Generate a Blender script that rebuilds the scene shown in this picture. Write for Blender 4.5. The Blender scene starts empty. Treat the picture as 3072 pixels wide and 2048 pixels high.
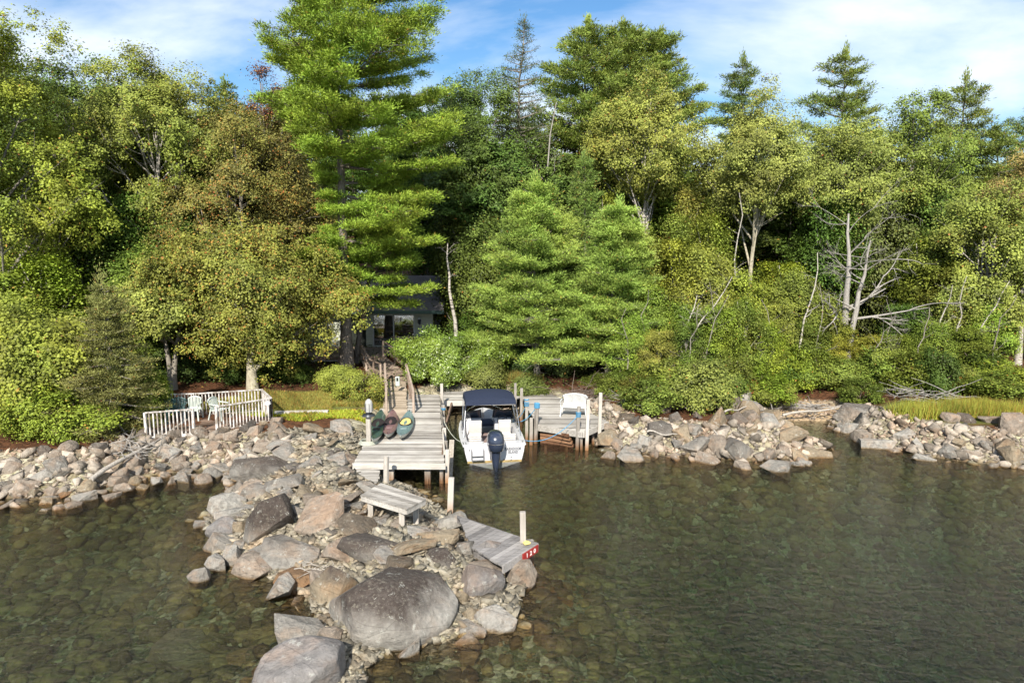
import bpy, math, random
import numpy as np
from mathutils import Vector, Matrix
R = math.radians
scene = bpy.context.scene
C = bpy.data.collections.new('place'); scene.collection.children.link(C)

# ------------------------------------------------------------------ camera
CAM_H = 7.9
PITCH = math.atan((1024 - 745) / 2048)
cam_d = bpy.data.cameras.new('camera'); cam_d.lens = 24; cam_d.sensor_width = 36
cam_d.clip_start = 0.1; cam_d.clip_end = 3000
cam = bpy.data.objects.new('camera', cam_d); C.objects.link(cam)
cam.location = (0, 0, CAM_H); cam.rotation_euler = (math.pi / 2 - PITCH, 0, 0)
scene.camera = cam

# ------------------------------------------------------------------ sun, sky, exposure
SUN_EL = R(37)
sd = Vector((-0.13, -1, 0)).normalized() * math.cos(SUN_EL) + Vector((0, 0, math.sin(SUN_EL)))   # towards the sun
sun_d = bpy.data.lights.new('sun', 'SUN'); sun_d.energy = 5.0; sun_d.angle = R(0.5); sun_d.color = (1.0, 0.93, 0.82)
sun = bpy.data.objects.new('sun', sun_d); C.objects.link(sun)
sun.rotation_euler = sd.to_track_quat('Z', 'Y').to_euler()
scene.view_settings.view_transform = 'Standard'; scene.view_settings.look = 'None'
scene.view_settings.gamma = 1.0; scene.view_settings.exposure = 0.66
world = bpy.data.worlds.new('World'); scene.world = world; world.use_nodes = True
wt = world.node_tree; wt.nodes.clear()
def wn(t): return wt.nodes.new(t)
sky = wn('ShaderNodeTexSky'); sky.sky_type = 'NISHITA'; sky.sun_disc = False
sky.sun_elevation = SUN_EL; sky.sun_rotation = math.pi + 0.13
sky.altitude = 0; sky.air_density = 1.1; sky.dust_density = 0.3; sky.ozone_density = 3.5
tc = wn('ShaderNodeTexCoord'); sep = wn('ShaderNodeSeparateXYZ'); wt.links.new(tc.outputs['Generated'], sep.inputs[0])
def wmath(op, a, b=None):
    n = wn('ShaderNodeMath'); n.operation = op
    for i, v in enumerate((a, b)):
        if v is None: continue
        if isinstance(v, (int, float)): n.inputs[i].default_value = v
        else: wt.links.new(v, n.inputs[i])
    return n.outputs[0]
zz = wmath('ADD', wmath('MAXIMUM', sep.outputs['Z'], 0.0), 0.26)
cmb = wn('ShaderNodeCombineXYZ')
wt.links.new(wmath('DIVIDE', sep.outputs['X'], zz), cmb.inputs[0]); wt.links.new(wmath('DIVIDE', sep.outputs['Y'], zz), cmb.inputs[1])
mp = wn('ShaderNodeMapping'); wt.links.new(cmb.outputs[0], mp.inputs['Vector'])
mp.inputs['Rotation'].default_value = (0, 0, R(24)); mp.inputs['Scale'].default_value = (0.9, 1.5, 1); mp.inputs['Location'].default_value = (1.55, 4.2, 0.3)
nz = wn('ShaderNodeTexNoise'); nz.inputs['Scale'].default_value = 0.62; nz.inputs['Detail'].default_value = 9; nz.inputs['Roughness'].default_value = 0.55
nz.inputs['Distortion'].default_value = 0.35
wt.links.new(mp.outputs[0], nz.inputs['Vector'])
rp = wn('ShaderNodeValToRGB'); rp.color_ramp.elements[0].position = 0.42; rp.color_ramp.elements[1].position = 0.60
rp.color_ramp.elements[0].color = (0, 0, 0, 1); rp.color_ramp.elements[1].color = (0.9, 0.9, 0.9, 1)
wt.links.new(nz.outputs['Fac'], rp.inputs[0])
mx = wn('ShaderNodeMix'); mx.data_type = 'RGBA'
skyv = wn('ShaderNodeHueSaturation'); skyv.inputs['Saturation'].default_value = 1.2; skyv.inputs['Value'].default_value = 0.88
wt.links.new(sky.outputs[0], skyv.inputs['Color'])
wt.links.new(rp.outputs[0], mx.inputs[0]); wt.links.new(skyv.outputs[0], mx.inputs[6]); mx.inputs[7].default_value = (6.9, 7.2, 7.6, 1)
bg = wn('ShaderNodeBackground'); bg.inputs['Strength'].default_value = 0.115; wt.links.new(mx.outputs[2], bg.inputs['Color'])
wo = wn('ShaderNodeOutputWorld'); wt.links.new(bg.outputs[0], wo.inputs['Surface'])

cy = scene.cycles
cy.max_bounces = 6; cy.diffuse_bounces = 2; cy.glossy_bounces = 3; cy.transmission_bounces = 4; cy.transparent_max_bounces = 8
cy.use_adaptive_sampling = True; cy.adaptive_threshold = 0.02
cy.caustics_reflective = False; cy.caustics_refractive = False
try:
    cy.use_denoising = True; cy.denoiser = 'OPENIMAGEDENOISE'
except Exception: pass

# ------------------------------------------------------------------ photograph measurements -> places on the ground
def ray(px, py):
    xc = (px - 1536) / 2048; yc = -(py - 1024) / 2048
    return np.array([xc, yc * math.sin(PITCH) + math.cos(PITCH), yc * math.cos(PITCH) - math.sin(PITCH)])
def P(px, py, z=0.0):
    d = ray(px, py); t = (z - CAM_H) / d[2]
    return Vector((d[0] * t, d[1] * t, z))
def PY(px, py, Y):
    d = ray(px, py); t = Y / d[1]
    return Vector((d[0] * t, Y, CAM_H + d[2] * t))

# ------------------------------------------------------------------ noise
def _hash(ix, iy, seed):
    n = (ix * 374761393 + iy * 668265263 + seed * 982451653) & 0xffffffff
    n = ((n ^ (n >> 13)) * 1274126177) & 0xffffffff
    return ((n ^ (n >> 16)) & 0xffff) / 65535.0
def vnoise(x, y, seed=0):
    ix = np.floor(x).astype(np.int64); iy = np.floor(y).astype(np.int64)
    fx = x - ix; fy = y - iy; fx = fx * fx * (3 - 2 * fx); fy = fy * fy * (3 - 2 * fy)
    a = _hash(ix, iy, seed); b = _hash(ix + 1, iy, seed); c = _hash(ix, iy + 1, seed); d = _hash(ix + 1, iy + 1, seed)
    return (a * (1 - fx) + b * fx) * (1 - fy) + (c * (1 - fx) + d * fx) * fy
def fbm(x, y, seed=0, oct=4):
    s = 0; a = 0.5; f = 1
    for i in range(oct): s = s + a * vnoise(x * f, y * f, seed + i * 17); a *= 0.5; f *= 2.03
    return s

# ------------------------------------------------------------------ materials
MATS = {}
class NT:
    def __init__(s, name):
        s.m = bpy.data.materials.new(name); s.m.use_nodes = True; s.t = s.m.node_tree; s.t.nodes.clear(); MATS[name] = s.m
        s.out = s.n('ShaderNodeOutputMaterial')
    def n(s, t, **k):
        o = s.t.nodes.new(t)
        for a, b in k.items(): setattr(o, a, b)
        return o
    def put(s, sock, v):
        if hasattr(v, 'is_linked') or isinstance(v, bpy.types.NodeSocket): s.t.links.new(v, sock)
        elif isinstance(v, (tuple, list)) and len(v) == 3 and sock.type == 'RGBA': sock.default_value = (*v, 1)
        else: sock.default_value = v
    def math(s, op, a, b=None, clamp=False):
        o = s.n('ShaderNodeMath', operation=op, use_clamp=clamp); s.put(o.inputs[0], a)
        if b is not None: s.put(o.inputs[1], b)
        return o.outputs[0]
    def mix(s, f, a, b, mode='MIX'):
        o = s.n('ShaderNodeMix', data_type='RGBA', blend_type=mode); s.put(o.inputs[0], f); s.put(o.inputs[6], a); s.put(o.inputs[7], b); return o.outputs[2]
    def attr(s, name): return s.n('ShaderNodeAttribute', attribute_name=name).outputs['Fac']
    def pos(s): return s.n('ShaderNodeNewGeometry').outputs['Position']
    def obj(s): return s.n('ShaderNodeTexCoord').outputs['Object']
    def map(s, v, sc=(1, 1, 1), rot=(0, 0, 0)):
        o = s.n('ShaderNodeMapping'); s.put(o.inputs['Vector'], v); o.inputs['Scale'].default_value = sc; o.inputs['Rotation'].default_value = rot; return o.outputs[0]
    def noise(s, v, scale, detail=5, rough=0.55, dist=0.0, col=False):
        o = s.n('ShaderNodeTexNoise'); s.put(o.inputs['Vector'], v); o.inputs['Scale'].default_value = scale
        o.inputs['Detail'].default_value = detail; o.inputs['Roughness'].default_value = rough; o.inputs['Distortion'].default_value = dist
        return o.outputs['Color' if col else 'Fac']
    def vor(s, v, scale, feat='F1', out='Distance'):
        o = s.n('ShaderNodeTexVoronoi', feature=feat); s.put(o.inputs['Vector'], v); o.inputs['Scale'].default_value = scale; return o.outputs[out]
    def ramp(s, v, stops):
        o = s.n('ShaderNodeValToRGB'); s.put(o.inputs[0], v); e = o.color_ramp.elements
        while len(e) < len(stops): e.new(0.5)
        for i, (p, c) in enumerate(stops):
            e[i].position = p
            e[i].color = (c, c, c, 1) if isinstance(c, (int, float)) else (*c, 1)
        return o.outputs[0]
    def bump(s, h, strength=0.5, dist=0.05, normal=None):
        o = s.n('ShaderNodeBump'); s.put(o.inputs['Height'], h); o.inputs['Strength'].default_value = strength; o.inputs['Distance'].default_value = dist
        if normal is not None: s.put(o.inputs['Normal'], normal)
        return o.outputs[0]
    def bsdf(s, col, rough=0.7, spec=0.3, metal=0.0, normal=None, coat=0):
        o = s.n('ShaderNodeBsdfPrincipled'); s.put(o.inputs['Base Color'], col); s.put(o.inputs['Roughness'], rough)
        o.inputs['Specular IOR Level'].default_value = spec; s.put(o.inputs['Metallic'], metal)
        if coat: o.inputs['Coat Weight'].default_value = coat; o.inputs['Coat Roughness'].default_value = 0.08
        if normal is not None: s.put(o.inputs['Normal'], normal)
        return o.outputs[0]
    def done(s, sh): s.t.links.new(sh, s.out.inputs['Surface']); return s.m

def leafy(name, transl, rough, gloss):
    m = NT(name); oi = m.n('ShaderNodeObjectInfo')
    v = m.attr('v'); h = m.attr('h')
    g = m.math('ADD', m.math('MULTIPLY', v, 1.3), 0.45)
    hs = m.n('ShaderNodeHueSaturation'); m.put(hs.inputs['Color'], oi.outputs['Color'])
    m.put(hs.inputs['Value'], g); m.put(hs.inputs['Hue'], m.math('ADD', m.math('MULTIPLY', m.attr('q'), 0.035), 0.479))
    autumn = m.ramp(m.math('FRACT', m.math('MULTIPLY', v, 7.31)), [(0.0, (0.36, 0.09, 0.035)), (0.45, (0.46, 0.20, 0.05)), (1.0, (0.52, 0.36, 0.07))])
    col = m.mix(h, hs.outputs[0], autumn)
    d = m.bsdf(col, rough, gloss)
    t = m.n('ShaderNodeBsdfTranslucent'); m.put(t.inputs['Color'], m.mix(1.0, col, (1.0, 1.0, 0.5), 'MULTIPLY'))
    ms = m.n('ShaderNodeMixShader'); ms.inputs[0].default_value = transl
    m.t.links.new(d, ms.inputs[1]); m.t.links.new(t.outputs[0], ms.inputs[2])
    return m.done(ms.outputs[0])
leafy('leaf', 0.2, 0.55, 0.22); leafy('needle', 0.12, 0.6, 0.25); leafy('glossy_leaf', 0.15, 0.35, 0.5)

def bark(name, a, b, sc=(6, 6, 1.2), patches=None):
    m = NT(name); o = m.obj()
    n1 = m.noise(m.map(o, sc), 3.0, 6, 0.65); col = m.ramp(n1, [(0.3, a), (0.7, b)])
    if patches:
        n2 = m.noise(m.map(o, (1, 1, 5)), 2.2, 3, 0.6); col = m.mix(m.ramp(n2, [(0.58, 0.0), (0.64, 1.0)]), col, patches)
    return m.done(m.bsdf(col, 0.85, 0.2, normal=m.bump(n1, 0.7, 0.06)))
bark('pine_bark', (0.09, 0.075, 0.06), (0.27, 0.235, 0.20))
bark('grey_bark', (0.16, 0.14, 0.115), (0.34, 0.31, 0.26))
bark('maple_bark', (0.24, 0.21, 0.155), (0.52, 0.48, 0.36), (3, 3, 1.5))
bark('birch_bark', (0.32, 0.29, 0.25), (0.55, 0.51, 0.45), (2, 2, 3), (0.08, 0.07, 0.06))
bark('dead_wood', (0.20, 0.18, 0.16), (0.42, 0.395, 0.36))
bark('driftwood', (0.26, 0.23, 0.195), (0.52, 0.48, 0.42))
bark('brown_twig', (0.09, 0.065, 0.05), (0.22, 0.17, 0.14))

# rock: object colour = tint, object alpha = how dark its lichened top is
m = NT('rock'); oi = m.n('ShaderNodeObjectInfo'); p = m.pos(); sp = m.n('ShaderNodeSeparateXYZ'); m.put(sp.inputs[0], p)
loc = m.n('ShaderNodeVectorMath', operation='ADD'); m.put(loc.inputs[0], m.obj())
rv = m.n('ShaderNodeVectorMath', operation='SCALE'); m.put(rv.inputs[0], oi.outputs['Location']); rv.inputs['Scale'].default_value = 3.7; m.put(loc.inputs[1], rv.outputs[0])
o = loc.outputs[0]
big = m.noise(o, 1.3, 5, 0.6, 0.4); fine = m.noise(p, 9.0, 8, 0.72); grain = m.noise(p, 55.0, 4, 0.7)
vv = m.math('ADD', m.math('MULTIPLY', m.attr('v'), 0.9), 0.55)
base = m.mix(1.0, oi.outputs['Color'], m.ramp(m.math('ADD', m.math('MULTIPLY', big, 0.6), m.math('MULTIPLY', fine, 0.4)), [(0.30, 0.62), (0.5, 1.0), (0.7, 1.22)]), 'MULTIPLY')
base = m.mix(0.5, base, m.mix(1.0, base, m.ramp(m.noise(o, 0.9, 4, 0.6), [(0.35, (1.2, 0.92, 0.72)), (0.5, (1, 1, 1)), (0.65, (0.9, 0.95, 0.98))]), 'MULTIPLY'))
hsv = m.n('ShaderNodeHueSaturation'); m.put(hsv.inputs['Color'], base); m.put(hsv.inputs['Value'], vv); base = hsv.outputs[0]
crack = m.ramp(m.vor(m.map(o, (0.7, 0.7, 1.1), (0.5, 0.3, 0.2)), 1.1, 'DISTANCE_TO_EDGE'), [(0.0, 0.45), (0.012, 1.0)])
base = m.mix(0.6, base, crack, 'MULTIPLY'); streak = m.noise(m.map(o, (5, 5, .6), (.3, .5, 0)), 1.4, 4, .7); base = m.mix(0.5, base, m.mix(1.0, base, m.ramp(streak, [(.35, .6), (.6, 1.12)]), 'MULTIPLY'))
# dark lichen crust on the upper faces, thinning towards the washed waterline
band = m.math('ADD', sp.outputs['Z'], m.math('MULTIPLY', m.math('SUBTRACT', m.noise(p, 1.6, 5, 0.65), 0.5), 0.9))
topm = m.ramp(m.math('DIVIDE', band, 1.4), [(0.30, 0.0), (0.62, 1.0)])
topm = m.math('MULTIPLY', m.math('MULTIPLY', topm, oi.outputs['Alpha']), m.ramp(fine, [(0.25, 0.72), (0.55, 1.0)]))
base = m.mix(topm, base, m.mix(m.ramp(m.noise(p, 14, 5, 0.7), [(0.55, 0.0), (0.62, 1.0)]), (0.06, 0.047, 0.04), (0.14, 0.125, 0.10)))
spots = m.ramp(m.noise(p, 4.5, 6, 0.75), [(0.60, 0.0), (0.64, 1.0)])
base = m.mix(m.math('MULTIPLY', spots, 0.55), base, (0.45, 0.45, 0.40))
wet = m.ramp(sp.outputs['Z'], [(0.0, 0.5), (0.06, 1.0)])     # wet stone and slime at the waterline
wetcol = m.mix(1.0, base, m.mix(m.ramp(m.math('ADD', sp.outputs['Z'], 0.5), [(0.2, 1.0), (0.42, 0.0)]), (0.60, 0.47, 0.30), (0.72, 0.70, 0.42)), 'MULTIPLY')
wm = m.ramp(m.math('ADD', sp.outputs['Z'], m.math('MULTIPLY', fine, 0.08)), [(0.05, 1.0), (0.12, 0.0)])
base = m.mix(wm, base, wetcol)
hgt = m.math('ADD', m.math('MULTIPLY', fine, 0.8), m.math('MULTIPLY', grain, 0.22))
m.done(m.bsdf(base, 0.88, 0.22, normal=m.bump(hgt, 0.9, 0.07, m.bump(big, 0.7, 0.25))))

# ground sheet: vertex masks bed / lawn / rubble, the rest is needle litter
m = NT('ground'); p = m.pos()
sp = m.n('ShaderNodeSeparateXYZ'); m.put(sp.inputs[0], p)
n1 = m.noise(p, 0.8, 6, 0.6); n2 = m.noise(p, 6, 6, 0.7); n3 = m.noise(p, 26, 4, 0.7)
duff = m.ramp(n2, [(0.3, (0.035, 0.022, 0.014)), (0.55, (0.12, 0.055, 0.028)), (0.75, (0.24, 0.11, 0.05))])
lawn = m.ramp(m.math('ADD', m.math('MULTIPLY', n1, 0.5), m.math('MULTIPLY', n3, 0.5)), [(0.3, (0.055, 0.07, 0.018)), (0.5, (0.13, 0.15, 0.035)), (0.7, (0.28, 0.25, 0.09))])
pv = m.map(p, (1, 1, 1)); cell = m.vor(pv, 3.4, 'F1', 'Color'); cd = m.vor(pv, 3.4, 'DISTANCE_TO_EDGE')
cg = m.n('ShaderNodeRGBToBW'); m.put(cg.inputs[0], cell)
rub = m.ramp(m.math('ADD', m.math('MULTIPLY', cg.outputs[0], 0.45), m.math('MULTIPLY', n2, 0.55)), [(0.25, (0.16, 0.13, 0.09)), (0.5, (0.36, 0.32, 0.22)), (0.75, (0.50, 0.47, 0.36))])
rub = m.mix(m.ramp(m.noise(p, 2.1, 6, 0.7), [(0.52, 0.0), (0.66, 1.0)]), rub, m.mix(1.0, rub, (0.94, 0.97, 0.76), 'MULTIPLY'))
rub = m.mix(1.0, rub, m.ramp(cd, [(0.0, 0.45), (0.07, 1.0)]), 'MULTIPLY')
wv = m.n('ShaderNodeVectorMath', operation='ADD'); m.put(wv.inputs[0], p); sv = m.n('ShaderNodeVectorMath', operation='SCALE'); m.put(sv.inputs[0], m.noise(p, 2.5, 3, .6, 0, True)); sv.inputs['Scale'].default_value = .35; m.put(wv.inputs[1], sv.outputs[0]); bc = m.vor(wv.outputs[0], 6.5, 'F1', 'Color'); bd = m.vor(wv.outputs[0], 6.5, 'DISTANCE_TO_EDGE'); bg_ = m.n('ShaderNodeRGBToBW'); m.put(bg_.inputs[0], bc)
bed = m.ramp(m.math('ADD', m.math('MULTIPLY', bg_.outputs[0], 0.6), m.math('MULTIPLY', n2, 0.4)), [(0.3, (0.05, 0.055, 0.02)), (0.5, (0.16, 0.16, 0.08)), (0.7, (0.38, 0.36, 0.22))])
bed = m.mix(1.0, bed, m.ramp(bd, [(0.0, 0.55), (0.08, 1.0)]), 'MULTIPLY'); bed = m.mix(m.ramp(m.noise(p, 0.35, 4, .6), [(.4, 0.0), (.6, .5)]), bed, (0.15, 0.16, 0.07))
sand = m.ramp(n3, [(0.3, (0.34, 0.24, 0.14)), (0.7, (0.50, 0.38, 0.24))])
c = m.mix(m.attr('lawn'), duff, lawn); c = m.mix(m.attr('rubble'), c, rub); c = m.mix(m.attr('bed'), c, bed); c = m.mix(m.attr('sand'), c, sand)
hh = m.math('ADD', m.math('MULTIPLY', n2, 0.6), m.math('ADD', m.math('MULTIPLY', n3, 0.25), m.math('MULTIPLY', m.ramp(cd, [(0.0, 0.0), (0.2, 1.0)]), 0.5)))
m.done(m.bsdf(c, 0.95, 0.1, normal=m.bump(hh, 0.8, 0.09)))

# lake water: clear surface + greenish absorption in its body
m = NT('water'); p = m.pos()
w1 = m.noise(m.map(p, (1.0, 1.9, 1), (0, 0, R(12))), 2.3, 4, 0.6, 0.6); w2 = m.noise(m.map(p, (1, 1.6, 1), (0, 0, R(-20))), 9.0, 4, 0.65, 0.5)
w3 = m.noise(m.map(p, (0.5, 1.0, 1)), 0.5, 2, 0.5)
calm = m.ramp(m.noise(p, 0.16, 2, 0.5), [(0.35, 0.45), (0.65, 1.0)])
hgt = m.math('ADD', m.math('MULTIPLY', w1, 0.65), m.math('ADD', m.math('MULTIPLY', w2, 0.34), m.math('MULTIPLY', w3, 0.6)))
nrm = m.bump(m.math('MULTIPLY', hgt, calm), 1.0, 0.15)
fr = m.n('ShaderNodeFresnel'); fr.inputs['IOR'].default_value = 1.36; m.put(fr.inputs['Normal'], nrm)
gl = m.n('ShaderNodeBsdfGlossy'); gl.inputs['Roughness'].default_value = 0.04; m.put(gl.inputs['Normal'], nrm)
rf = m.n('ShaderNodeBsdfRefraction'); rf.inputs['Roughness'].default_value = 0.0; rf.inputs['IOR'].default_value = 1.1; m.put(rf.inputs['Normal'], nrm)
tr = m.n('ShaderNodeBsdfTransparent'); tr.inputs['Color'].default_value = (0.97, 0.98, 0.95, 1)
ms = m.n('ShaderNodeMixShader'); m.put(ms.inputs[0], m.math('MULTIPLY', fr.outputs[0], 1.0, True)); m.t.links.new(tr.outputs[0], ms.inputs[1]); m.t.links.new(gl.outputs[0], ms.inputs[2])
m.done(ms.outputs[0])
va = m.n('ShaderNodeVolumeAbsorption'); va.inputs['Color'].default_value = (0.32, 0.60, 0.38, 1); va.inputs['Density'].default_value = 0.30
m.t.links.new(va.outputs[0], m.out.inputs['Volume'])

def wood(name, lo, hi, grain_axis='X', streak=1.0, rough=0.85, wet=False):
    m = NT(name); o = m.obj(); v = m.attr('v')
    off = m.n('ShaderNodeCombineXYZ'); m.put(off.inputs[0], m.math('MULTIPLY', v, 37.0)); m.put(off.inputs[1], m.math('MULTIPLY', v, 91.0))
    ad = m.n('ShaderNodeVectorMath', operation='ADD'); m.put(ad.inputs[0], o); m.put(ad.inputs[1], off.outputs[0])
    sc = {'X': (0.7, 14, 14), 'Y': (14, 0.7, 14), 'Z': (14, 14, 0.7)}[grain_axis]
    g = m.noise(m.map(ad.outputs[0], sc), 1.6, 6, 0.7, 0.3); g2 = m.noise(m.map(ad.outputs[0], tuple(a * 3 for a in sc)), 1.5, 3, 0.6)
    t = m.math('ADD', m.math('MULTIPLY', g, 0.65), m.math('ADD', m.math('MULTIPLY', v, 0.28), 0.02))
    col = m.ramp(t, [(0.26, tuple(a * 0.35 for a in lo)), (0.38, lo), (0.62, hi)])
    blot = m.noise(o, 1.1, 4, 0.6); col = m.mix(0.55, col, m.mix(1.0, col, m.ramp(blot, [(0.35, (0.66, 0.62, 0.55)), (0.6, (1.08, 1.05, 1.0))]), 'MULTIPLY'))
    if wet:   # waterlogged, algae-stained foot
        zs = m.n('ShaderNodeSeparateXYZ'); m.put(zs.inputs[0], m.pos()); col = m.mix(m.ramp(m.math('ADD', zs.outputs['Z'], m.math('MULTIPLY', g, .25)), [(.2, 1.0), (.62, 0.0)]), col, m.mix(1.0, col, (0.62, 0.36, 0.2), 'MULTIPLY'))
    m.done(m.bsdf(col, rough, 0.2, normal=m.bump(m.math('ADD', g, m.math('MULTIPLY', g2, 0.5)), 0.6 * streak, 0.02)))
wood('grey_planks', (0.25, 0.235, 0.215), (0.56, 0.54, 0.505), 'X')
wood('grey_planks_long', (0.27, 0.245, 0.21), (0.56, 0.52, 0.46), 'Y')
wood('dark_grey_planks', (0.15, 0.145, 0.145), (0.36, 0.345, 0.335), 'X')
wood('brown_planks', (0.11, 0.075, 0.055), (0.30, 0.21, 0.16), 'X')
wood('ramp_planks', (0.30, 0.25, 0.19), (0.52, 0.44, 0.35), 'X')
wood('post_wood', (0.28, 0.26, 0.235), (0.52, 0.49, 0.45), 'Z', wet=True)
wood('rail_wood', (0.22, 0.165, 0.13), (0.42, 0.34, 0.28), 'X')
wood('crib_wood', (0.12, 0.06, 0.035), (0.30, 0.17, 0.10), 'X')
def plain(name, col, rough=0.5, spec=0.4, metal=0.0, var=0.12, sc=9, coat=0, bump=0.0):
    m = NT(name); n = m.noise(m.obj(), sc, 5, 0.6)
    c = m.mix(1.0, col, m.ramp(n, [(0.3, 1 - var * 2), (0.65, 1.0)]), 'MULTIPLY')
    return m.done(m.bsdf(c, rough, spec, metal, m.bump(n, bump, 0.02) if bump else None, coat))
# white paint wearing off a railing
m = NT('worn_white'); n = m.noise(m.map(m.obj(), (1, 1, 0.4)), 7, 6, 0.7)
m.done(m.bsdf(m.ramp(n, [(0.42, (0.26, 0.22, 0.18)), (0.56, (0.62, 0.59, 0.56)), (0.8, (0.78, 0.76, 0.73))]), 0.8, 0.2, normal=m.bump(n, 0.3, 0.01)))
plain('white_plastic', (0.62, 0.63, 0.62), 0.35, 0.5, var=0.05)
plain('pale_green_plastic', (0.52, 0.58, 0.53), 0.45, var=0.06)
plain('dark_green_plastic', (0.035, 0.10, 0.10), 0.45, var=0.08)
plain('gelcoat', (0.60, 0.60, 0.62), 0.18, 0.5, var=0.03, coat=0.4)
plain('liner', (0.48, 0.48, 0.48), 0.4, var=0.06)
plain('blue_stripe', (0.06, 0.09, 0.16), 0.3)
plain('vinyl', (0.60, 0.575, 0.53), 0.45, var=0.05)
plain('navy_canvas', (0.028, 0.037, 0.066), 0.85, 0.15, var=0.12, sc=20, bump=0.2)
plain('navy_paint', (0.025, 0.034, 0.06), 0.22, 0.5, coat=0.6, var=0.05)
plain('dark_metal', (0.05, 0.055, 0.065), 0.4, 0.5, 0.4)
plain('steel', (0.62, 0.62, 0.62), 0.25, 0.5, 0.9)
plain('black_rubber', (0.015, 0.015, 0.018), 0.6)
plain('hull_grime', (0.42, 0.31, 0.13), 0.6, var=0.25)
plain('tinted_glass', (0.03, 0.04, 0.06), 0.05, 0.6)
plain('floor_mat', (0.30, 0.22, 0.20), 0.8)
plain('kayak_green', (0.045, 0.095, 0.085), 0.3, 0.5, coat=0.3); plain('kayak_plum', (0.23, 0.13, 0.135), 0.35, 0.5, coat=0.3)
plain('kayak_teal', (0.17, 0.26, 0.27), 0.35, 0.5, coat=0.3); plain('yellow_foam', (0.72, 0.60, 0.22), 0.7); plain('kayak_dark', (0.03, 0.022, 0.025), 0.6); plain('kayak_white', (0.55, 0.56, 0.50), 0.4)
plain('sign_red', (0.33, 0.03, 0.025), 0.5, var=0.06); plain('sign_white', (0.85, 0.85, 0.82), 0.6, var=0.02)
plain('rope_blue', (0.10, 0.36, 0.60), 0.7, var=0.25, sc=40); plain('rope_pale', (0.46, 0.48, 0.40), 0.8, var=0.2, sc=40)
plain('trim_white', (0.62, 0.64, 0.62), 0.5, var=0.05); plain('trim_green', (0.09, 0.16, 0.14), 0.6)
plain('lamp_glass', (0.42, 0.42, 0.40), 0.15, 0.6, var=0.1); plain('letter_grey', (0.10, 0.11, 0.13), 0.5)
plain('charcoal_cover', (0.05, 0.045, 0.045), 0.8, var=0.2); plain('curtain_dark', (0.02, 0.025, 0.02), 0.9)
m = NT('siding'); o = m.obj(); sp = m.n('ShaderNodeSeparateXYZ'); m.put(sp.inputs[0], o)
f = m.math('FRACT', m.math('MULTIPLY', sp.outputs['Z'], 7.5)); n = m.noise(m.map(o, (0.5, 0.5, 6)), 3, 4, 0.6)
m.done(m.bsdf(m.mix(m.ramp(f, [(0.0, 1.0), (0.10, 0.0)]), m.ramp(n, [(0.3, (0.52, 0.55, 0.45)), (0.7, (0.62, 0.65, 0.54))]), (0.16, 0.18, 0.14)), 0.8, 0.2, normal=m.bump(f, 0.6, 0.03)))
m = NT('shingles'); o = m.obj(); b = m.n('ShaderNodeTexBrick'); m.put(b.inputs['Vector'], m.map(o, (3.2, 6.5, 1))); b.inputs['Color1'].default_value = (0.20, 0.165, 0.15, 1); b.inputs['Color2'].default_value = (0.32, 0.27, 0.25, 1)
b.inputs['Mortar'].default_value = (0.07, 0.06, 0.055, 1); b.inputs['Scale'].default_value = 1.0; b.inputs['Mortar Size'].default_value = 0.02
m.done(m.bsdf(m.mix(0.5, b.outputs[0], m.ramp(m.noise(o, 30, 3, 0.7), [(0.3, 0.1), (0.7, 0.35)])), 0.95, 0.1))
m = NT('pane'); gg = m.n('ShaderNodeBsdfGlossy'); gg.inputs['Roughness'].default_value = 0.02; gg.inputs['Color'].default_value = (0.75, 0.8, 0.85, 1); mm = m.n('ShaderNodeMixShader'); mm.inputs[0].default_value = 0.65; m.t.links.new(m.bsdf((0.02, 0.028, 0.035), 0.1), mm.inputs[1]); m.t.links.new(gg.outputs[0], mm.inputs[2]); m.done(mm.outputs[0])

# ------------------------------------------------------------------ mesh helpers
def link(o, parent=None):
    C.objects.link(o)
    if parent is not None: o.parent = parent
    return o
def tag(o, label=None, cat=None, group=None, kind=None):
    if label: o['label'] = label
    if cat: o['category'] = cat
    if group: o['group'] = group
    if kind: o['kind'] = kind
    return o
def thing(name, loc=(0, 0, 0), rz=0.0, label=None, cat=None, group=None):
    o = bpy.data.objects.new(name, None); o.empty_display_size = 0.2; C.objects.link(o)
    o.location = loc; o.rotation_euler = (0, 0, rz); return tag(o, label, cat, group)
def np_mesh(name, V, F, mat, attrs=None, smooth=False):
    me = bpy.data.meshes.new(name); n = len(V); k = F.shape[1]
    me.vertices.add(n); me.vertices.foreach_set('co', np.ascontiguousarray(V, dtype=np.float32).ravel())
    me.loops.add(F.size); me.loops.foreach_set('vertex_index', np.ascontiguousarray(F, dtype=np.int32).ravel())
    me.polygons.add(len(F)); me.polygons.foreach_set('loop_start', np.arange(0, F.size, k, dtype=np.int32))
    try: me.polygons.foreach_set('loop_total', np.full(len(F), k, dtype=np.int32))
    except Exception: pass
    me.update(calc_edges=True)
    if smooth: me.polygons.foreach_set('use_smooth', np.ones(len(F), dtype=bool))
    for a, (dom, arr) in (attrs or {}).items():
        at = me.attributes.new(a, 'FLOAT', dom); at.data.foreach_set('value', np.ascontiguousarray(arr, dtype=np.float32))
    me.materials.append(MATS[mat]); me.validate(); return me
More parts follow.
